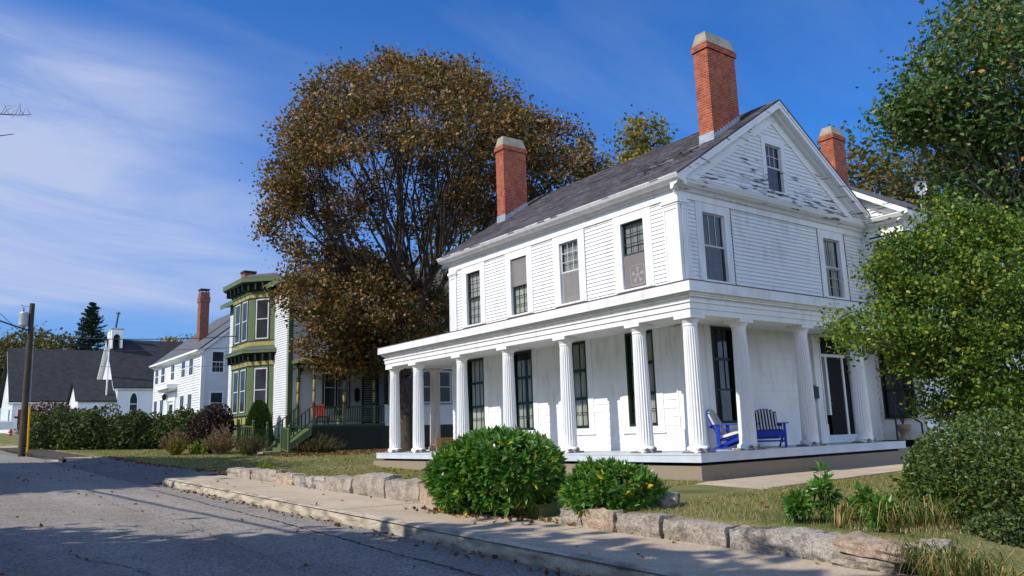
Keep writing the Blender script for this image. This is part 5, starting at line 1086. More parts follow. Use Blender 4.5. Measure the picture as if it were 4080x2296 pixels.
# ================================================================== VEGETATION
def rand_dirs(n, rg):
    v = rg.normal(size=(n, 3)); return v / (np.linalg.norm(v, axis=1, keepdims=True) + 1e-9)
def leaves(name, P, size, m, parent=None, rg=None, up=0.3, aspect=.62, fold=.25, axis=None, jitter=1.0, var=.35, origin=None):
    """kite-shaped folded leaves at points P; optional growth axis per leaf"""
    rg = rg or RNG; n = len(P); d = rand_dirs(n, rg)
    if axis is not None: d = axis + d * jitter
    d[:, 2] += 0; d /= np.linalg.norm(d, axis=1, keepdims=True) + 1e-9
    nrm = rand_dirs(n, rg); nrm[:, 2] += up * 2; nrm -= d * (nrm * d).sum(1, keepdims=True); nrm /= np.linalg.norm(nrm, axis=1, keepdims=True) + 1e-9
    s = np.cross(d, nrm); L = size * (1 + var * rg.uniform(-1, 1, (n, 1))); w = L * aspect * .5
    base = P - d * L * .5; tip = P + d * L * .5; mid = P + d * L * .05
    l = mid + s * w + nrm * L * fold * .4; r = mid - s * w + nrm * L * fold * .4
    V = np.stack([base, l, tip, r], 1).reshape(-1, 3); b = np.arange(n)[:, None] * 4
    T = np.concatenate([b + [0, 2, 1], b + [0, 3, 2]], 1).reshape(-1, 3)
    return npmesh(name, V, tris=T, mats=m, parent=parent, origin=origin)
def kmeans(P, k, rg, it=6):
    c = P[rg.choice(len(P), k, replace=False)]
    for _ in range(it):
        a = ((P[:, None] - c[None]) ** 2).sum(2).argmin(1)
        for i in range(k):
            if (a == i).any(): c[i] = P[a == i].mean(0)
    return c, a
class Tubes:
    def __init__(s): s.V = []; s.Q = []; s.n = 0
    def add(s, pts, radii, n=6):
        pts = np.asarray(pts, float); k = len(pts); prev = None
        for i in range(k):
            d = pts[min(i + 1, k - 1)] - pts[max(i - 1, 0)]; d /= np.linalg.norm(d) + 1e-9
            a = np.cross(d, (0.3, 0.9, 0.1) if prev is None else np.cross(prev, d)); 
            if np.linalg.norm(a) < 1e-6: a = np.cross(d, (1, 0, 0))
            a /= np.linalg.norm(a) + 1e-9; b = np.cross(d, a); prev = a
            t = np.arange(n) * 2 * math.pi / n
            s.V.append(pts[i] + radii[i] * (np.cos(t)[:, None] * a + np.sin(t)[:, None] * b))
        o = s.n
        for i in range(k - 1):
            for j in range(n):
                j2 = (j + 1) % n; s.Q.append((o + i * n + j, o + i * n + j2, o + (i + 1) * n + j2, o + (i + 1) * n + j))
        s.n += k * n
    def limb(s, a, b, r0, r1, n=6, bend=.12, rg=None, seg=5, lift=0.0):
        a = np.asarray(a, float); b = np.asarray(b, float); L = np.linalg.norm(b - a); o1, o2 = rg.normal(size=(2, 3)) * L * bend
        o2[2] += lift * L; pts = []
        for i in range(seg + 1):
            t = i / seg; pts.append(a + (b - a) * t + o1 * math.sin(math.pi * t) * (1 - t) + o2 * math.sin(math.pi * t) * t)
        s.add(pts, [r0 + (r1 - r0) * i / seg for i in range(seg + 1)], n); return pts
    def build(s, name, m, parent):
        return npmesh(name, np.concatenate(s.V), quads=s.Q, mats=m, parent=parent, smooth=True)
def ellip(envs, n, rg, shell=.5):
    w = np.array([e[2] for e in envs], float); w /= w.sum(); out = []
    for e, k in zip(envs, rg.multinomial(n, w)):
        d = rand_dirs(k, rg)
        if len(e) > 3: d[:, 2] = np.where(d[:, 2] < e[3], np.abs(d[:, 2]), d[:, 2])
        d /= np.linalg.norm(d, axis=1, keepdims=True) + 1e-9
        r = (shell ** 3 + (1 - shell ** 3) * rg.uniform(0, 1, (k, 1))) ** (1 / 3); out.append(np.array(e[0]) + d * r * np.array(e[1]))
    return np.concatenate(out)
def tree(name, label, base, envs, ntip, per, lsize, spread, lm, bm, tr, fork, k1=9, k2=60, seed=1, shell=.45, group=None, cat='tree', twig=.012, up=.4, aspect=.8, drop=0.0, leafy=1.0, extra=None, flat=1.0):
    rg = np.random.default_rng(seed); base = np.array(base, float)
    t = thing(name, label, cat, tuple(base), group)
    tips = ellip(envs, ntip, rg, shell); c2, a2 = kmeans(tips, min(k2, ntip), rg); c1, a1 = kmeans(c2, min(k1, len(c2)), rg)
    tb = Tubes(); f = base + np.array([0, 0, fork]); top = f + (tips.mean(0) - f) * np.array([.6, .6, .35])
    tb.add([base - (0, 0, .3), base, base + (0, 0, .35), base + (f - base) * .5 + rg.normal(size=3) * .03 * fork, f], [tr * 1.5, tr * 1.35, tr * 1.05, tr * .92, tr * .85], 12)
    for i in range(len(c1)):
        st = f + (top - f) * rg.uniform(0, .45); p1 = st + (c1[i] - st) * .45
        pts = tb.limb(st, p1, tr * .5, tr * .30, 8, .10, rg, 5, .06)
        for j in np.where(a1 == i)[0]:
            p2 = p1 + (c2[j] - p1) * .62; s0 = pts[int(rg.integers(3, 6))]
            tb.limb(s0, p2, tr * .22, max(tr * .09, twig * 1.6), 5, .10, rg, 4, .05)
            for k in np.where(a2 == j)[0]: tb.limb(p2, tips[k], max(tr * .06, twig), twig * .35, 3, .08, rg, 3)
    if extra: extra(tb, rg)
    tb.build('trunk', bm, t)
    n = int(ntip * per * leafy); idx = rg.integers(0, ntip, n)
    off = rg.normal(size=(n, 3)) * spread * np.array([1, 1, .75 * flat])
    P = tips[idx] + off; P[:, 2] -= drop * rg.uniform(0, 1, n)
    P = P[P[:, 2] > base[2] + .15]
    leaves('crown', P, lsize, lm, t, rg, up=up, aspect=aspect)
    return t
LM = dict(
    maple=leafM('autumn_maple_leaf', [(0, (0.0439, 0.0546, 0.0189)), (.30, (0.0915, 0.0858, 0.0297)), (.52, (0.1586, 0.1066, 0.0351)), (.75, (0.2379, 0.1300, 0.0405)), (.93, (0.3294, 0.1755, 0.0486)), (1, (0.4392, 0.3380, 0.1215))], .35, .5, (1.3, 1.05, .5), patch=.26, pscale=1.1),
    green=leafM('pear_leaf', [(0, (0.0364, 0.0780, 0.0156)), (.4, (0.0845, 0.1625, 0.0260)), (.75, (0.1690, 0.2600, 0.0338)), (.95, (0.3120, 0.3640, 0.0455)), (1, (0.5460, 0.4940, 0.0650))], .48, .42, (1.35, 1.3, .5), patch=.18, pscale=2.2),
    oak=leafM('dark_green_leaf', [(0, (0.0375, 0.0750, 0.0225)), (.5, (0.0775, 0.1500, 0.0350)), (.85, (0.1375, 0.2188, 0.0500)), (.96, (0.2500, 0.2125, 0.0625)), (1, (0.5000, 0.2000, 0.0500))], .28, .42, patch=.12, pscale=.5),
    mixed=leafM('late_summer_leaf', [(0, (0.0390, 0.0585, 0.0156)), (.4, (0.0780, 0.0975, 0.0234)), (.7, (0.1430, 0.1040, 0.0286)), (1, (0.2210, 0.1235, 0.0286))], .25, .55, patch=.2, pscale=.25),
    yellow=leafM('yellow_green_leaf', [(0, (0.0585, 0.0910, 0.0195)), (.45, (0.1430, 0.1625, 0.0260)), (.75, (0.2860, 0.2080, 0.0325)), (1, (0.4940, 0.2860, 0.0390))], .35, .5, patch=.25, pscale=.6),
    rhodo=leafM('rhododendron_leaf', [(0, (0.0365, 0.1031, 0.0195)), (.5, (0.0911, 0.2250, 0.0312)), (.92, (0.1721, 0.3281, 0.0488)), (.965, (0.2430, 0.3750, 0.0585)), (.985, (0.7000, 0.5625, 0.0390)), (1, (0.7000, 0.4875, 0.0390))], .30, .34, (1.2, 1.25, .5), patch=.10, spec=.5),
    hedge=leafM('hedge_leaf', [(0, (0.0165, 0.0358, 0.0110)), (.5, (0.0468, 0.0853, 0.0193)), (.9, (0.1032, 0.1444, 0.0303)), (1, (0.2200, 0.2063, 0.0413))], .2, .65, patch=.12, pscale=.5),
    privet=leafM('privet_leaf', [(0, (0.0281, 0.0536, 0.0127)), (.5, (0.0701, 0.1211, 0.0204)), (.9, (0.1339, 0.1913, 0.0306)), (1, (0.2295, 0.1785, 0.0446))], .28, .4, patch=.10, pscale=1.0),
    purple=leafM('purple_leaf', [(0, (.014, .008, .008)), (.6, (.034, .014, .014)), (1, (.075, .030, .022))], .2, .5, patch=.1),
    dry=leafM('dry_stems', [(0, (0.1200, 0.0780, 0.0420)), (.6, (0.2400, 0.1620, 0.0900)), (1, (0.3600, 0.2520, 0.1440))], .25, .8, patch=.15),
    drygreen=leafM('dry_green_stems', [(0, (0.0420, 0.0480, 0.0168)), (.6, (0.1020, 0.0900, 0.0360)), (1, (0.2160, 0.1560, 0.0720))], .25, .7, patch=.15),
    lime=leafM('lime_leaf', [(0, (.10, .16, .015)), (1, (.24, .30, .03))], .4, .5),
    spruce=leafM('spruce_needles', [(0, (.006, .018, .010)), (.7, (.018, .042, .022)), (1, (.040, .075, .035))], .05, .6),
    conifer=leafM('dwarf_conifer_needles', [(0, (0.0252, 0.0630, 0.0140)), (1, (0.0980, 0.1750, 0.0308))], .15, .6),
    grass=leafM('grass_blade', [(0, (0.0900, 0.1575, 0.0300)), (.4, (0.1800, 0.2250, 0.0525)), (.65, (0.3150, 0.2550, 0.1125)), (1, (0.4800, 0.3750, 0.1875))], .3, .8, patch=.28, pscale=1.0),
    strap=leafM('day_lily_leaf', [(0, (0.0438, 0.0938, 0.0150)), (.5, (0.1063, 0.1625, 0.0250)), (.75, (0.3000, 0.2125, 0.0625)), (1, (0.4750, 0.3000, 0.1250))], .3, .45),
    litter=leafM('fallen_leaf', [(0, (.055, .028, .014)), (.5, (.150, .070, .028)), (.85, (.26, .13, .05)), (1, (.36, .24, .06))], .1, .8),
    red=leafM('dull_red_leaf', [(0, (.045, .022, .016)), (.7, (.10, .050, .035)), (1, (.17, .085, .06))], .2, .6),
)
# ---- the big maple
tree('maple_tree', 'huge rounded maple with brown autumn leaves in front of the green house', (6.2, 23.2, -.25),
     [((5.7, 21.4, 11.9), (7.1, 7.1, 7.0), 6, .05), ((10.2, 17.9, 11.6), (4.0, 3.9, 4.4), 1.6, -.2), ((1.8, 24.6, 11.2), (2.4, 2.6, 2.1), .65), ((3.3, 24.2, 7.4), (3.2, 2.8, 2.3), 1.3), ((5.6, 23.8, 6.6), (3.9, 3.6, 2.2), 1.0), ((3.7, 25.8, 5.0), (2.0, 1.8, 1.3), .45), ((5.6, 26.2, 4.6), (2.4, 1.2, .8), .45), ((7.6, 25.8, 5.2), (2.2, 1.3, 1.0), .45)],
     900, 118, .155, .36, LM['maple'], mt['bark'], .36, 3.6, k1=13, k2=120, seed=11, shell=.74, twig=.020, aspect=.85, up=.15)
# ---- behind the houses
tree('yellow_maple', 'small yellow-green maple standing up behind the ridge of the white house', (20.6, 20.8, -.3), [((20.8, 20.4, 16.3), (1.9, 1.7, 2.6), 2), ((19.2, 22.0, 15.0), (1.5, 1.5, 1.8), 1), ((21.6, 20.2, 15.6), (1.5, 1.2, 2.0), 1), ((20.3, 21, 12), (2.5, 2.5, 3.0), 1)], 110, 60, .24, .45, LM['yellow'], mt['bark'], .22, 9, k1=6, k2=26, seed=4, shell=.3)
tree('backyard_maple', 'thin brown tree seen through the big maple left of the second chimney', (20.0, 37.0, .1), [((20, 37, 12.5), (5.5, 4.5, 4.6), 1)], 120, 46, .28, .7, LM['mixed'], mt['bark'], .25, 5, k1=6, k2=26, seed=5)
tree('backyard_oak', 'brown and green tree behind the right-hand chimney', (29.5, 11.5, -.4), [((29.6, 11.4, 12.2), (4.6, 4.6, 4.6), 2), ((33, 8, 11.5), (4.5, 4, 4.2), 1.4), ((26.6, 15, 10), (3, 3, 3), .8)], 230, 60, .30, .75, LM['mixed'], mt['bark'], .3, 6, k1=8, k2=40, seed=6, shell=.5)
tree('hall_maple', 'broad dark maple rising behind the long black hall roof', (-1, 130, 3.5), [((1.0, 128, 13.2), (5.8, 5, 5.0), 3), ((-4.5, 130, 11.5), (3.4, 3.5, 4.4), 1.4), ((4.5, 127, 12.5), (4.5, 4, 4.2), 1.2), ((-7.5, 131, 9), (4, 4, 5), .8)], 260, 48, .50, .9, LM['mixed'], mt['bark'], .4, 6, k1=9, k2=40, seed=7, shell=.55)
for i, (x, y, hgt, lab) in enumerate([(14.9, 108, 15.3, 'pale treetop left one over the far end of the church roof'), (16.8, 106, 15.6, 'pale treetop right one beside the colonial roof')]):
    tree('distant_tree', lab, (x, y, 2.5), [((x, y, hgt - 2.2), (1.5, 1.5, 2.1), 1)], 40, 40, .34, .5, LM['yellow'], mt['bark'], .2, 7, k1=4, k2=12, seed=30 + i, shell=.3, group='treetops beyond the church')
# spruce
def spruce(x, y, z0, hgt, rad, seed):
    rg = np.random.default_rng(seed); t = thing('spruce_tree', 'tall dark spruce behind the church between hall and belfry', 'tree', (x, y, z0))
    tb = Tubes(); tb.add([(x, y, z0), (x, y, z0 + hgt * .6), (x, y, z0 + hgt)], [.35, .2, .03], 8); P = []; A = []
    z = z0 + 2.5
    while z < z0 + hgt - .2:
        f = (z - z0) / hgt; r = rad * (1 - f) ** .75 * (1 + .0 * f) * rg.uniform(.8, 1.12)
        if f > .86: r = max(r, .45)
        for k in range(9):
            a = rg.uniform(0, 6.28); rr = r * rg.uniform(.55, 1.15); n = 7 if f > .4 else 9
            d = np.array([math.cos(a), math.sin(a), 0]); tb.add([(x, y, z), np.array([x, y, z]) + d * rr * .6 + (0, 0, -.05 * rr), np.array([x, y, z]) + d * rr + (0, 0, .10 * rr)], [.05, .03, .01], 3)
            for q in range(26):
                s = rg.uniform(.15, 1.0); sd = rg.normal() * .20 * rr * (1.1 - s * .5); P.append(np.array([x, y, z]) + d * rr * s + np.array([-d[1], d[0], 0]) * sd + (0, 0, -.16 * rr * math.sin(s * 3) * .5 + .14 * rr * s * s + rg.normal() * .10)); A.append(d * .8 + np.array([0, 0, .25]))
        z += hgt * .030
    tb.build('trunk', mt['bark'], t); leaves('crown', np.array(P), .62, LM['spruce'], t, rg, up=.6, aspect=.35, axis=np.array(A), jitter=.55)
spruce(6.6, 116.5, 3.2, 18.1, 7.0, 8)

# ---- bushes
def bumpy(n, c, rad, rg, inner=.72, bump=.12, nb=26, zmin=-1.0):
    d = rand_dirs(int(n * 1.6), rg); d = d[d[:, 2] > zmin][:n]; b = rand_dirs(nb, rg); w = rg.uniform(-1, 1.2, nb)
    k = (np.exp(9 * (d @ b.T - 1)) * w).sum(1); s = 1 + bump * k
    r = (inner + (1 - inner) * rg.uniform(0, 1, len(d)) ** .6) * s
    return np.array(c) + d * r[:, None] * np.array(rad), d
def bush(name, label, c, rad, n, lsize, lm, seed, cat='shrub', inner=.7, bump=.14, aspect=.6, group=None, stems=24, base=None, zmin=-.9, sm='bark', extra=None, nb=26, shoots=40):
    rg = np.random.default_rng(seed); z0 = base if base is not None else float(gz(c[0], c[1]))
    t = thing(name, label, cat, (c[0], c[1], z0), group); tb = Tubes()
    for k in range(stems):
        d = rand_dirs(1, rg)[0]; d[2] = abs(d[2]); tb.limb((c[0] + rg.normal() * .08, c[1] + rg.normal() * .08, z0), np.array(c) + d * np.array(rad) * .85, .022 * max(rad) ** .5, .006, 4, .12, rg, 4)
    if extra: extra(tb, rg)
    tb.build('stems', mt[sm], t)
    P, d = bumpy(n, c, rad, rg, inner, bump, nb, zmin); Q = [P]
    for k in range(shoots):
        u = rand_dirs(1, rg)[0]; u[2] = abs(u[2]) * .8 - .15; b0 = np.array(c) + u * np.array(rad) * .9; q = u + rg.normal(size=3) * .5 + (0, 0, .5); q /= np.linalg.norm(q); ll = rg.uniform(.12, .34) * max(rad); f = rg.uniform(0, 1, 26)[:, None]
        Q.append(b0 + q * ll * f + rg.normal(size=(26, 3)) * .022 * max(rad) * (1.2 - f))
    P = np.concatenate(Q); P = P[P[:, 2] > z0 + .02]
    leaves('foliage', P, lsize, lm, t, rg, aspect=aspect); return t
def rhodo(label, c, rad, n, seed, name='rhododendron', L=.135, base=None, group='rhododendrons by the pavement', zmin=-.75, inner=.86, sr=.018, sj=.12):
    rg = np.random.default_rng(seed); z0 = base if base is not None else float(gz(c[0], c[1])); t = thing(name, label, 'shrub', (c[0], c[1], z0), group)
    P, d = bumpy(n, c, rad, rg, inner, .16, 46, zmin); keep = P[:, 2] > z0 + .05; P, d = P[keep], d[keep]
    tb = Tubes()
    for k in rg.choice(len(P), min(60, len(P)), replace=False): tb.limb((c[0] + rg.normal() * sj, c[1] + rg.normal() * sj, z0), P[k], sr, sr * .4, 4, .1, rg, 4)
    tb.build('stems', mt['bark'], t)
    ax = d + np.array([0, 0, .35]) + rg.normal(size=d.shape) * .35; ax /= np.linalg.norm(ax, axis=1, keepdims=True)
    Vs = []; Ts = []; o = 0; m = 13
    for k in range(m):
        u = np.cross(ax, (0.31, 0.17, 0.93)); u /= np.linalg.norm(u, axis=1, keepdims=True); v = np.cross(ax, u)
        th = k * 2.399 + rg.uniform(0, 6.28, len(P))[:, None] * (1 if k == 0 else 0) + rg.normal(size=(len(P), 1)) * .25; el = (.25 + 1.15 * (k / m) + rg.normal(size=(len(P), 1)) * .15)
        dd = ax * np.cos(el) + (u * np.cos(th) + v * np.sin(th)) * np.sin(el); ln = L * (1 + .25 * rg.uniform(-1, 1, (len(P), 1))); side = np.cross(dd, ax); side /= np.linalg.norm(side, axis=1, keepdims=True) + 1e-9
        nn = np.cross(side, dd); b = P + dd * .01 - ax * (k / m) * .05; w = ln * .17
        V = np.stack([b, b + dd * ln * .55 + side * w + nn * ln * .05, b + dd * ln - nn * ln * .10, b + dd * ln * .55 - side * w + nn * ln * .05], 1).reshape(-1, 3); q = o + np.arange(len(P))[:, None] * 4
        Ts.append(np.concatenate([q + [0, 2, 1], q + [0, 3, 2]], 1).reshape(-1, 3)); Vs.append(V); o += len(V)
    npmesh('foliage', np.concatenate(Vs), tris=np.concatenate(Ts), mats=LM['rhodo'], parent=t); return t
rhodo('big rounded bright green rhododendron in front of the porch', (-5.10, .06, -.14), (.98, 1.14, .68), 760, 21, base=-.72, L=.165)
rhodo('small rhododendron with yellowing leaves beside the front path', (-4.80, -2.30, -.36), (.54, .62, .37), 250, 22, base=-.62, L=.15)
for k, (x, y, hgt) in enumerate([(-4.55, -5.55, .56), (-4.45, -6.02, .34), (-4.85, -5.40, .28), (-4.75, -6.30, .24)]):
    rhodo(['tallest upright green shoot among the day lilies', 'middle green shoot right of the tallest one in the day lilies', 'leaning green shoot left of the tallest one in the day lilies', 'short green shoot nearest the stone wall end'][k], (x, y, -.56 + hgt * .62), (.10, .10, hgt * .42), 15, 50 + k, name='laurel_shoot', base=-.58, L=.13, group='green shoots among the day lilies', zmin=-1, inner=.3, sr=.007, sj=.02)
# clipped round shrub and trees at the right
bush('privet_shrub', 'large round green shrub at the right end of the stone wall', (-2.78, -6.74, -.44), (1.16, 1.22, .84), 40000, .050, LM['privet'], 24, inner=.55, shoots=110, bump=.20, stems=40, base=-.75, nb=60)
bush('shade_fill_shrub', 'dark low shrub added for the shade under the round one at the picture edge', (-3.80, -7.15, -.72), (.46, .50, .30), 7000, .05, LM['hedge'], 25, base=-.95, inner=.5)  # added filler, dark leaves stand in for shade beneath the round shrub
_r = random.Random(9)
CRAB_SPRIGS = [((.9 + 1.15 * math.cos(a) * _r.uniform(.9, 1.3) * -.80, -5.1 + 1.15 * math.cos(a) * _r.uniform(.9, 1.3) * .60, 2.45 + 1.35 * math.sin(a) * _r.uniform(.9, 1.2)), (.28, .28, .20), .15) for a in np.linspace(-.9, 1.9, 14)]
tree('crab_tree', 'light green small-leaved tree hiding the right end of the porch', (1.5, -5.3, -.58),
     [((.75, -5.0, 2.45), (1.05, 1.1, 1.10), 2.6), ((1.75, -5.6, 2.75), (1.25, 1.25, 1.25), 2.4), ((-.42, -4.3, 1.98), (.85, .75, .34), 1.0), ((.05, -4.6, 2.55), (.6, .6, .40), .5), ((1.35, -5.35, 1.45), (1.2, 1.2, .85), 2), ((.38, -4.95, 1.55), (.75, .75, .50), .9), ((1.6, -5.2, 3.55), (.8, .8, .6), .9), ((1.0, -5.0, 3.35), (.5, .5, .35), .35), ((2.8, -6.7, 1.8), (1.5, 1.5, 1.7), 2.0), ((1.5, -6.0, .6), (1.2, 1.0, .75), 1.5), ((1.1, -5.1, .85), (1.1, .9, .45), 1.3), ((2.6, -5.6, .7), (1.2, 1.0, .8), 1.2)] + CRAB_SPRIGS,
     640, 112, .070, .17, LM['green'], mt['barkg'], .09, .8, k1=9, k2=80, seed=26, shell=.40, twig=.005, aspect=.66, up=.05)
tree('tall_tree', 'tall dark green leafy tree leaning in at the upper right corner', (6.5, -5.0, -.58),
     [((5.0, -4.4, 8.0), (1.45, 1.45, 1.7), 3), ((3.7, -3.3, 7.0), (.55, .5, .35), .35), ((4.1, -3.55, 7.0), (.95, .9, .8), 1), ((5.5, -3.9, 6.0), (1.3, 1.1, 1.0), 1.6), ((6.2, -4.9, 6.6), (1.5, 1.4, 1.6), 2), ((5.7, -5.0, 9.2), (1.3, 1.3, 1.3), 1.4), ((6.3, -4.4, 4.8), (1.4, 1.2, 1.1), 1.3)],
     310, 88, .125, .29, LM['oak'], mt['barkg'], .16, 3.2, k1=8, k2=50, seed=27, shell=.35, twig=.007, aspect=.6, up=.05)
# hedge, purple shrub and the dry border in front of the green house
def hedge():
    rg = np.random.default_rng(31); t = thing('hedge', 'long dark green hedge in front of the church and colonial house', 'hedge', (-2, 46, .2)); P = []
    a = np.array([-6.0, 51.5]); b = np.array([2.4, 43.0]); tb = Tubes()
    for k in range(22):
        f = k / 21; c = a + (b - a) * f + rg.normal(size=2) * .15; z = float(gz(c[0], c[1])); h_ = 1.26 + rg.uniform(-.22, .22)
        p, d = bumpy(1500, (c[0], c[1], z + h_ * .88), (1.05, 1.05, h_), rg, .66, .26, 34, -.95); P.append(p[p[:, 2] > z + .03])
        for q in range(5): tb.limb((c[0], c[1], z), (c[0] + rg.normal() * .5, c[1] + rg.normal() * .5, z + h_ * 1.5), .04, .01, 4, .1, rg, 3)
    tb.build('stems', mt['bark'], t); leaves('foliage', np.concatenate(P), .19, LM['hedge'], t, rg, aspect=.65)
hedge()
bush('purple_shrub', 'dark purple-leaved shrub between the hedge and the green bay', (-.1, 33.2, 1.28), (1.15, 1.15, 1.12), 6500, .13, LM['purple'], 32, inner=.5, bump=.22, stems=30)
t = bush('sparse_shrub', 'reddish sparse shrub behind the left end of the hedge', (-4.6, 57, 2.75), (2.1, 1.6, .95), 1500, .22, LM['red'], 33, inner=.3, bump=.3, stems=46, zmin=-.5)
def fuzz(name, label, c, rad, n, lm, seed, size=.16, aspect=.16, base=None):
    rg = np.random.default_rng(seed); z0 = float(gz(c[0], c[1])); t = thing(name, label, 'plant', (c[0], c[1], z0), 'dry border plants before the green house')
    ns = max(60, n // 16); a = rg.uniform(0, 6.283, ns); tl = rg.uniform(0, 1, ns) ** .7; L = rg.uniform(.55, 1.15, ns)
    end = np.stack([np.cos(a) * tl * rad[0] * L, np.sin(a) * tl * rad[1] * L, rad[2] * 1.35 * L * (1 - .45 * tl)], 1); st = np.stack([np.cos(a), np.sin(a), 0 * a], 1) * rg.uniform(0, .25, (ns, 1)) * rad[0]
    k = rg.integers(0, ns, n); f = rg.uniform(.1, 1, (n, 1)) ** .75; P = np.array([c[0], c[1], z0]) + st[k] + (end - st * .3)[k] * f * np.array([1, 1, 1.0]) + rg.normal(size=(n, 3)) * .045; P[:, 2] -= (f[:, 0] ** 3) * tl[k] * .15
    ax = (end - st * .3)[k]; ax /= np.linalg.norm(ax, axis=1, keepdims=True); P = P[P[:, 2] > z0]; ax = ax[:len(P)]
    leaves('foliage', P, size, lm, t, rg, aspect=aspect, axis=ax, jitter=.55); return t
fuzz('dry_perennial', 'feathery tan dry plant at the left of the border', (-1.7, 34.0), (.85, .8, 1.0), 2200, LM['dry'], 41, .22)
fuzz('dry_perennial', 'bushy brown seed heads in the middle of the border', (-.2, 31.0), (1.0, 1.0, 1.15), 2800, LM['dry'], 42, .2)
fuzz('lime_perennial', 'small lime green plant among the brown seed heads', (-.95, 32.2), (.55, .55, .62), 1100, LM['lime'], 43, .2, .35)
fuzz('grey_perennial', 'grey-brown spreading plant nearest the lower steps', (.1, 27.6), (.95, .9, .85), 3000, LM['drygreen'], 44, .16)
fuzz('golden_perennial', 'low golden plant at the lawn edge left of the border', (-2.0, 32.6), (.6, .5, .65), 1100, LM['yellow'], 45, .2, .25)
fuzz('weedy_perennial', 'low weeds growing in fallen leaves before the porch lattice', (3.6, 27.2), (1.4, .7, .7), 2200, LM['drygreen'], 46, .2)
fuzz('fern_weed', 'fresh green weed growing behind the first granite block', (-4.75, 11.9), (.32, .42, .42), 420, LM['lime'], 47, .11, .3)
def cone():
    rg = np.random.default_rng(34); c = np.array([2.30, 32.75, .2]); t = thing('dwarf_conifer', 'clipped cone-shaped evergreen in front of the green bay', 'shrub', tuple(c))
    n = 17000; z = rg.uniform(0, 1, n); r = .80 * np.sqrt(np.clip(1 - z ** 1.7, 0, 1)) * (.62 + .40 * rg.uniform(0, 1, n) ** .6) * np.minimum(1, .75 + z * 2); a = rg.uniform(0, 6.283, n)
    P = c + np.stack([r * np.cos(a), r * np.sin(a), z * 2.55], 1); ax = np.stack([np.cos(a), np.sin(a), np.full(n, .8)], 1)
    tb = Tubes(); tb.add([c, c + (0, 0, 2.8)], [.08, .01], 6); tb.build('trunk', mt['bark'], t); leaves('foliage', P, .15, LM['conifer'], t, rg, aspect=.35, axis=ax, jitter=.5)
cone()
t = bpy.data.objects['potted_plant']; rg = np.random.default_rng(5); n = 90; a = rg.uniform(0, 6.28, n); d = np.stack([np.cos(a), np.sin(a), rg.uniform(.3, 1.6, n)], 1); leaves('foliage', np.array([5.75, 29.9, 1.75]) + d * .2, .4, M('blue_green_leaf', (.05, .16, .15), .5), t, rg, aspect=.12, axis=d, jitter=.1)
# trees across the street whose shadows fall on the road
def twig_branch(tb, rg):
    m = tb.limb((-19.5, 18.6, 9.2), (-12.6, 17.8, 10.85), .10, .035, 5, .03, rg, 6); e = np.array([-10.75, 17.0, 10.95]); tb.limb(m[-1], e, .032, .008, 4, .05, rg, 6)
    for k in range(26):
        f = rg.uniform(0, 1); p = m[-1] + (e - m[-1]) * f; tb.limb(p, p + np.array([rg.normal() * .12 + .05, rg.normal() * .12, rg.uniform(.08, .38) * (1 if k % 5 else -.5)]), .009, .003, 3, .1, rg, 3)
    m2 = tb.limb((-19, 18.6, 8.8), (-11.15, 17.4, 10.35), .08, .012, 4, .03, rg, 6)
tree('roadside_maple', 'tall maple across the street shading the far stretch of road', (-22.5, 24, -.5), [((-22, 25.2, 9.8), (7.4, 10.5, 5.6), 1)], 420, 130, .48, .75, LM['mixed'], mt['bark'], .35, 4, k1=9, k2=50, seed=61, extra=twig_branch)
tree('street_maple', 'broad maple across the street shading the near road', (-22.5, -4.5, -.8), [((-21.5, -4.4, 6.7), (5.0, 9.8, 4.0), 1)], 460, 130, .42, .6, LM['mixed'], mt['bark'], .3, 2.2, k1=9, k2=50, seed=62)
tree('roadside_oak', 'oak across the street behind the viewer', (-27, -24, -.9), [((-26, -24, 9.5), (8, 9, 6), 1)], 260, 40, .42, .9, LM['mixed'], mt['bark'], .4, 4, k1=8, k2=40, seed=63)
tree('front_yard_oak', 'oak across the street opposite the white house set well back', (-42, 8, -.6), [((-42, 8, 9.5), (7, 9, 6), 1)], 240, 40, .45, 1.0, LM['mixed'], mt['bark'], .4, 4, k1=8, k2=40, seed=64)

# ---- grass, litter
def blades(name, P, h, m, rg, width=.012, lean=.5, kind=True):
    n = len(P); a = rg.uniform(0, 6.283, n); hh = h * rg.uniform(.5, 1.3, (n, 1)); d = np.stack([np.cos(a), np.sin(a), np.zeros(n)], 1); s = np.stack([-np.sin(a), np.cos(a), np.zeros(n)], 1) * width
    tip = P + d * hh * lean * rg.uniform(.2, 1.2, (n, 1)) + np.array([0, 0, 1]) * hh; V = np.stack([P - s, P + s, tip], 1).reshape(-1, 3)
    o = npmesh(name, V, tris=np.arange(n * 3).reshape(-1, 3), mats=m); return tag(o, kind='stuff')
def scatter(n, x0, x1, y0, y1, rg, cond=None):
    X = rg.uniform(x0, x1, n); Y = rg.uniform(y0, y1, n)
    k = np.ones(n, bool) if cond is None else cond(X, Y); X, Y = X[k], Y[k]; return np.stack([X, Y, gz(X, Y) - .005], 1)
rg = np.random.default_rng(71)
def path_lo(X): return np.interp(X, [-5.3, -4.2, -.5, 4.2, 9.2], [-2.45, -2.35, -2.12, -1.84, -1.5])
def path_up(X): return np.interp(X, [-5.3, -4.2, 0, 4.5, 9], [-1.15, -.95, -.13, -.16, -.2])
tag(blades('grass', np.concatenate([scatter(52000, -4.95, 6, -7.5, -1.5, rg, lambda X, Y: Y < path_lo(X) - .0), scatter(9000, -4.9, .2, -1.2, .2, rg, lambda X, Y: (Y > path_up(X)) & ((X < 0) | (Y < 0))), scatter(30000, -4.9, .0, .2, 14, rg)]), .05, LM['grass'], rg, .006), 'short dry lawn grass around the white house', 'grass')
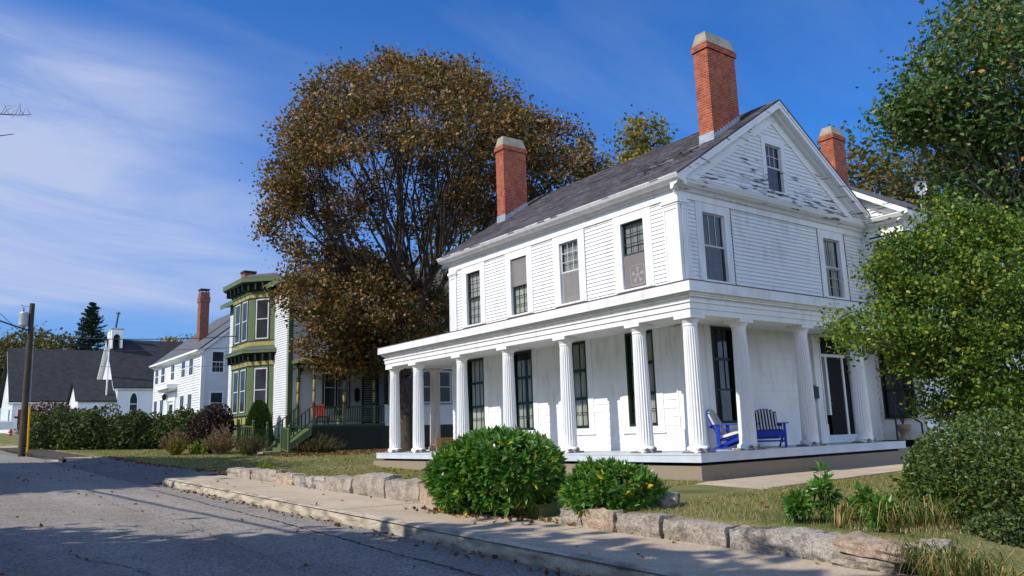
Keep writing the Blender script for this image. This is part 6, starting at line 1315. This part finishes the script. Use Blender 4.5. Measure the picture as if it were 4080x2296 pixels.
tag(blades('grass', scatter(26000, -5.0, 9, 14, 48, rg, lambda X, Y: ~((X > 3) & (Y > 29)) & (X - cx(Y) > -4.9)), .07, LM['grass'], rg, .016), 'short lawn grass in front of the green house', 'grass')
tag(blades('grass', scatter(1500, -5.36, -5.28, -8, 13, rg, lambda X, Y: np.sin(Y * 3.1) + np.sin(Y * 7.3) > .6), .06, LM['grass'], rg, .008), 'tufts of grass at the foot of the granite blocks', 'grass')
# day lilies by the wall end
def lilies():
    rg = np.random.default_rng(72); V = []; Q = []
    def clump(x, y, n, L):
        z = float(zy(x, y)) if x > -5.1 else float(zb(y))
        for k in range(n):
            a = rg.uniform(0, 6.28); l = L * rg.uniform(.6, 1.2); d = np.array([math.cos(a), math.sin(a), 0]); s = np.array([-d[1], d[0], 0]) * .008; p = np.array([x, y, z]) + d * rg.uniform(0, .1); o = len(V)
            for i, (f, h_) in enumerate(((0, 0), (.25, .42), (.6, .62), (1.0, .30 + rg.uniform(-.25, .1)))):
                c = p + d * l * f * .8 + np.array([0, 0, l * h_ * 1.1]); w = (1 - f * .85); V.append(c - s * w); V.append(c + s * w)
            Q.extend([(o + 2 * i, o + 2 * i + 1, o + 2 * i + 3, o + 2 * i + 2) for i in range(3)])
    for x, y, n, L in ([(-4.9 + rg.uniform(-.1, .9), rg.uniform(-6.6, -5.2), 26, .38) for _ in range(16)] + [(-5.35 + rg.uniform(-.2, .3), rg.uniform(-7.7, -6.9), 30, .42) for _ in range(9)]): clump(x, y, n, L)
    tag(npmesh('day_lilies', V, quads=Q, mats=LM['strap']), 'strap-leaved day lilies with yellowing leaves at the right end of the wall', 'ground cover', kind='stuff')
lilies()
def litter(lab, P, size, rg, seed=0):
    P = P + np.array([0, 0, .015]); o = leaves('fallen_leaves', P, size, LM['litter'], None, rg, up=1.4, aspect=.8, fold=.6, origin=tuple(P.mean(0))); tag(o, lab, 'fallen leaves', kind='stuff')
rg = np.random.default_rng(73)
litter('brown fallen leaves covering the ground before the green porch', scatter(5200, .8, 12, 22, 29, rg, lambda X, Y: rg.uniform(0, 1, len(X)) < np.exp(-((Y - 26.5) / 1.8) ** 2)), .15, rg)
litter('line of fallen leaves along the driveway and lawn edge', np.concatenate([scatter(2600, -6.2, -4.0, 14, 34, rg, lambda X, Y: np.abs(X + 5.0 + .35 * np.sin((Y - 14) / 19 * 3.14)) < .35 * rg.uniform(0, 1, len(X))), scatter(70, -10.5, -5.6, 16, 36, rg)]), .12, rg)
litter('scattered fallen leaves on the road and gutter', np.concatenate([scatter(30, -12, -7.3, -4, 12, rg), scatter(170, -7.35, -7.03, -8, 14, rg), scatter(20, -6.9, -5.4, -6, 12, rg)]), .085, rg)
litter('fallen leaves gathered under the rhododendrons', np.concatenate([scatter(160, -6.0, -4.9, -1.6, 1.6, rg), scatter(90, -5.4, -4.2, -3.1, -1.7, rg)]), .085, rg)
litter('fallen leaves on the lawn and steps beside the porch', np.concatenate([scatter(260, -4.8, 0, 6, 14, rg), scatter(60, -4.5, 3, -6.5, -2.3, rg, lambda X, Y: Y < path_lo(X))]), .09, rg)
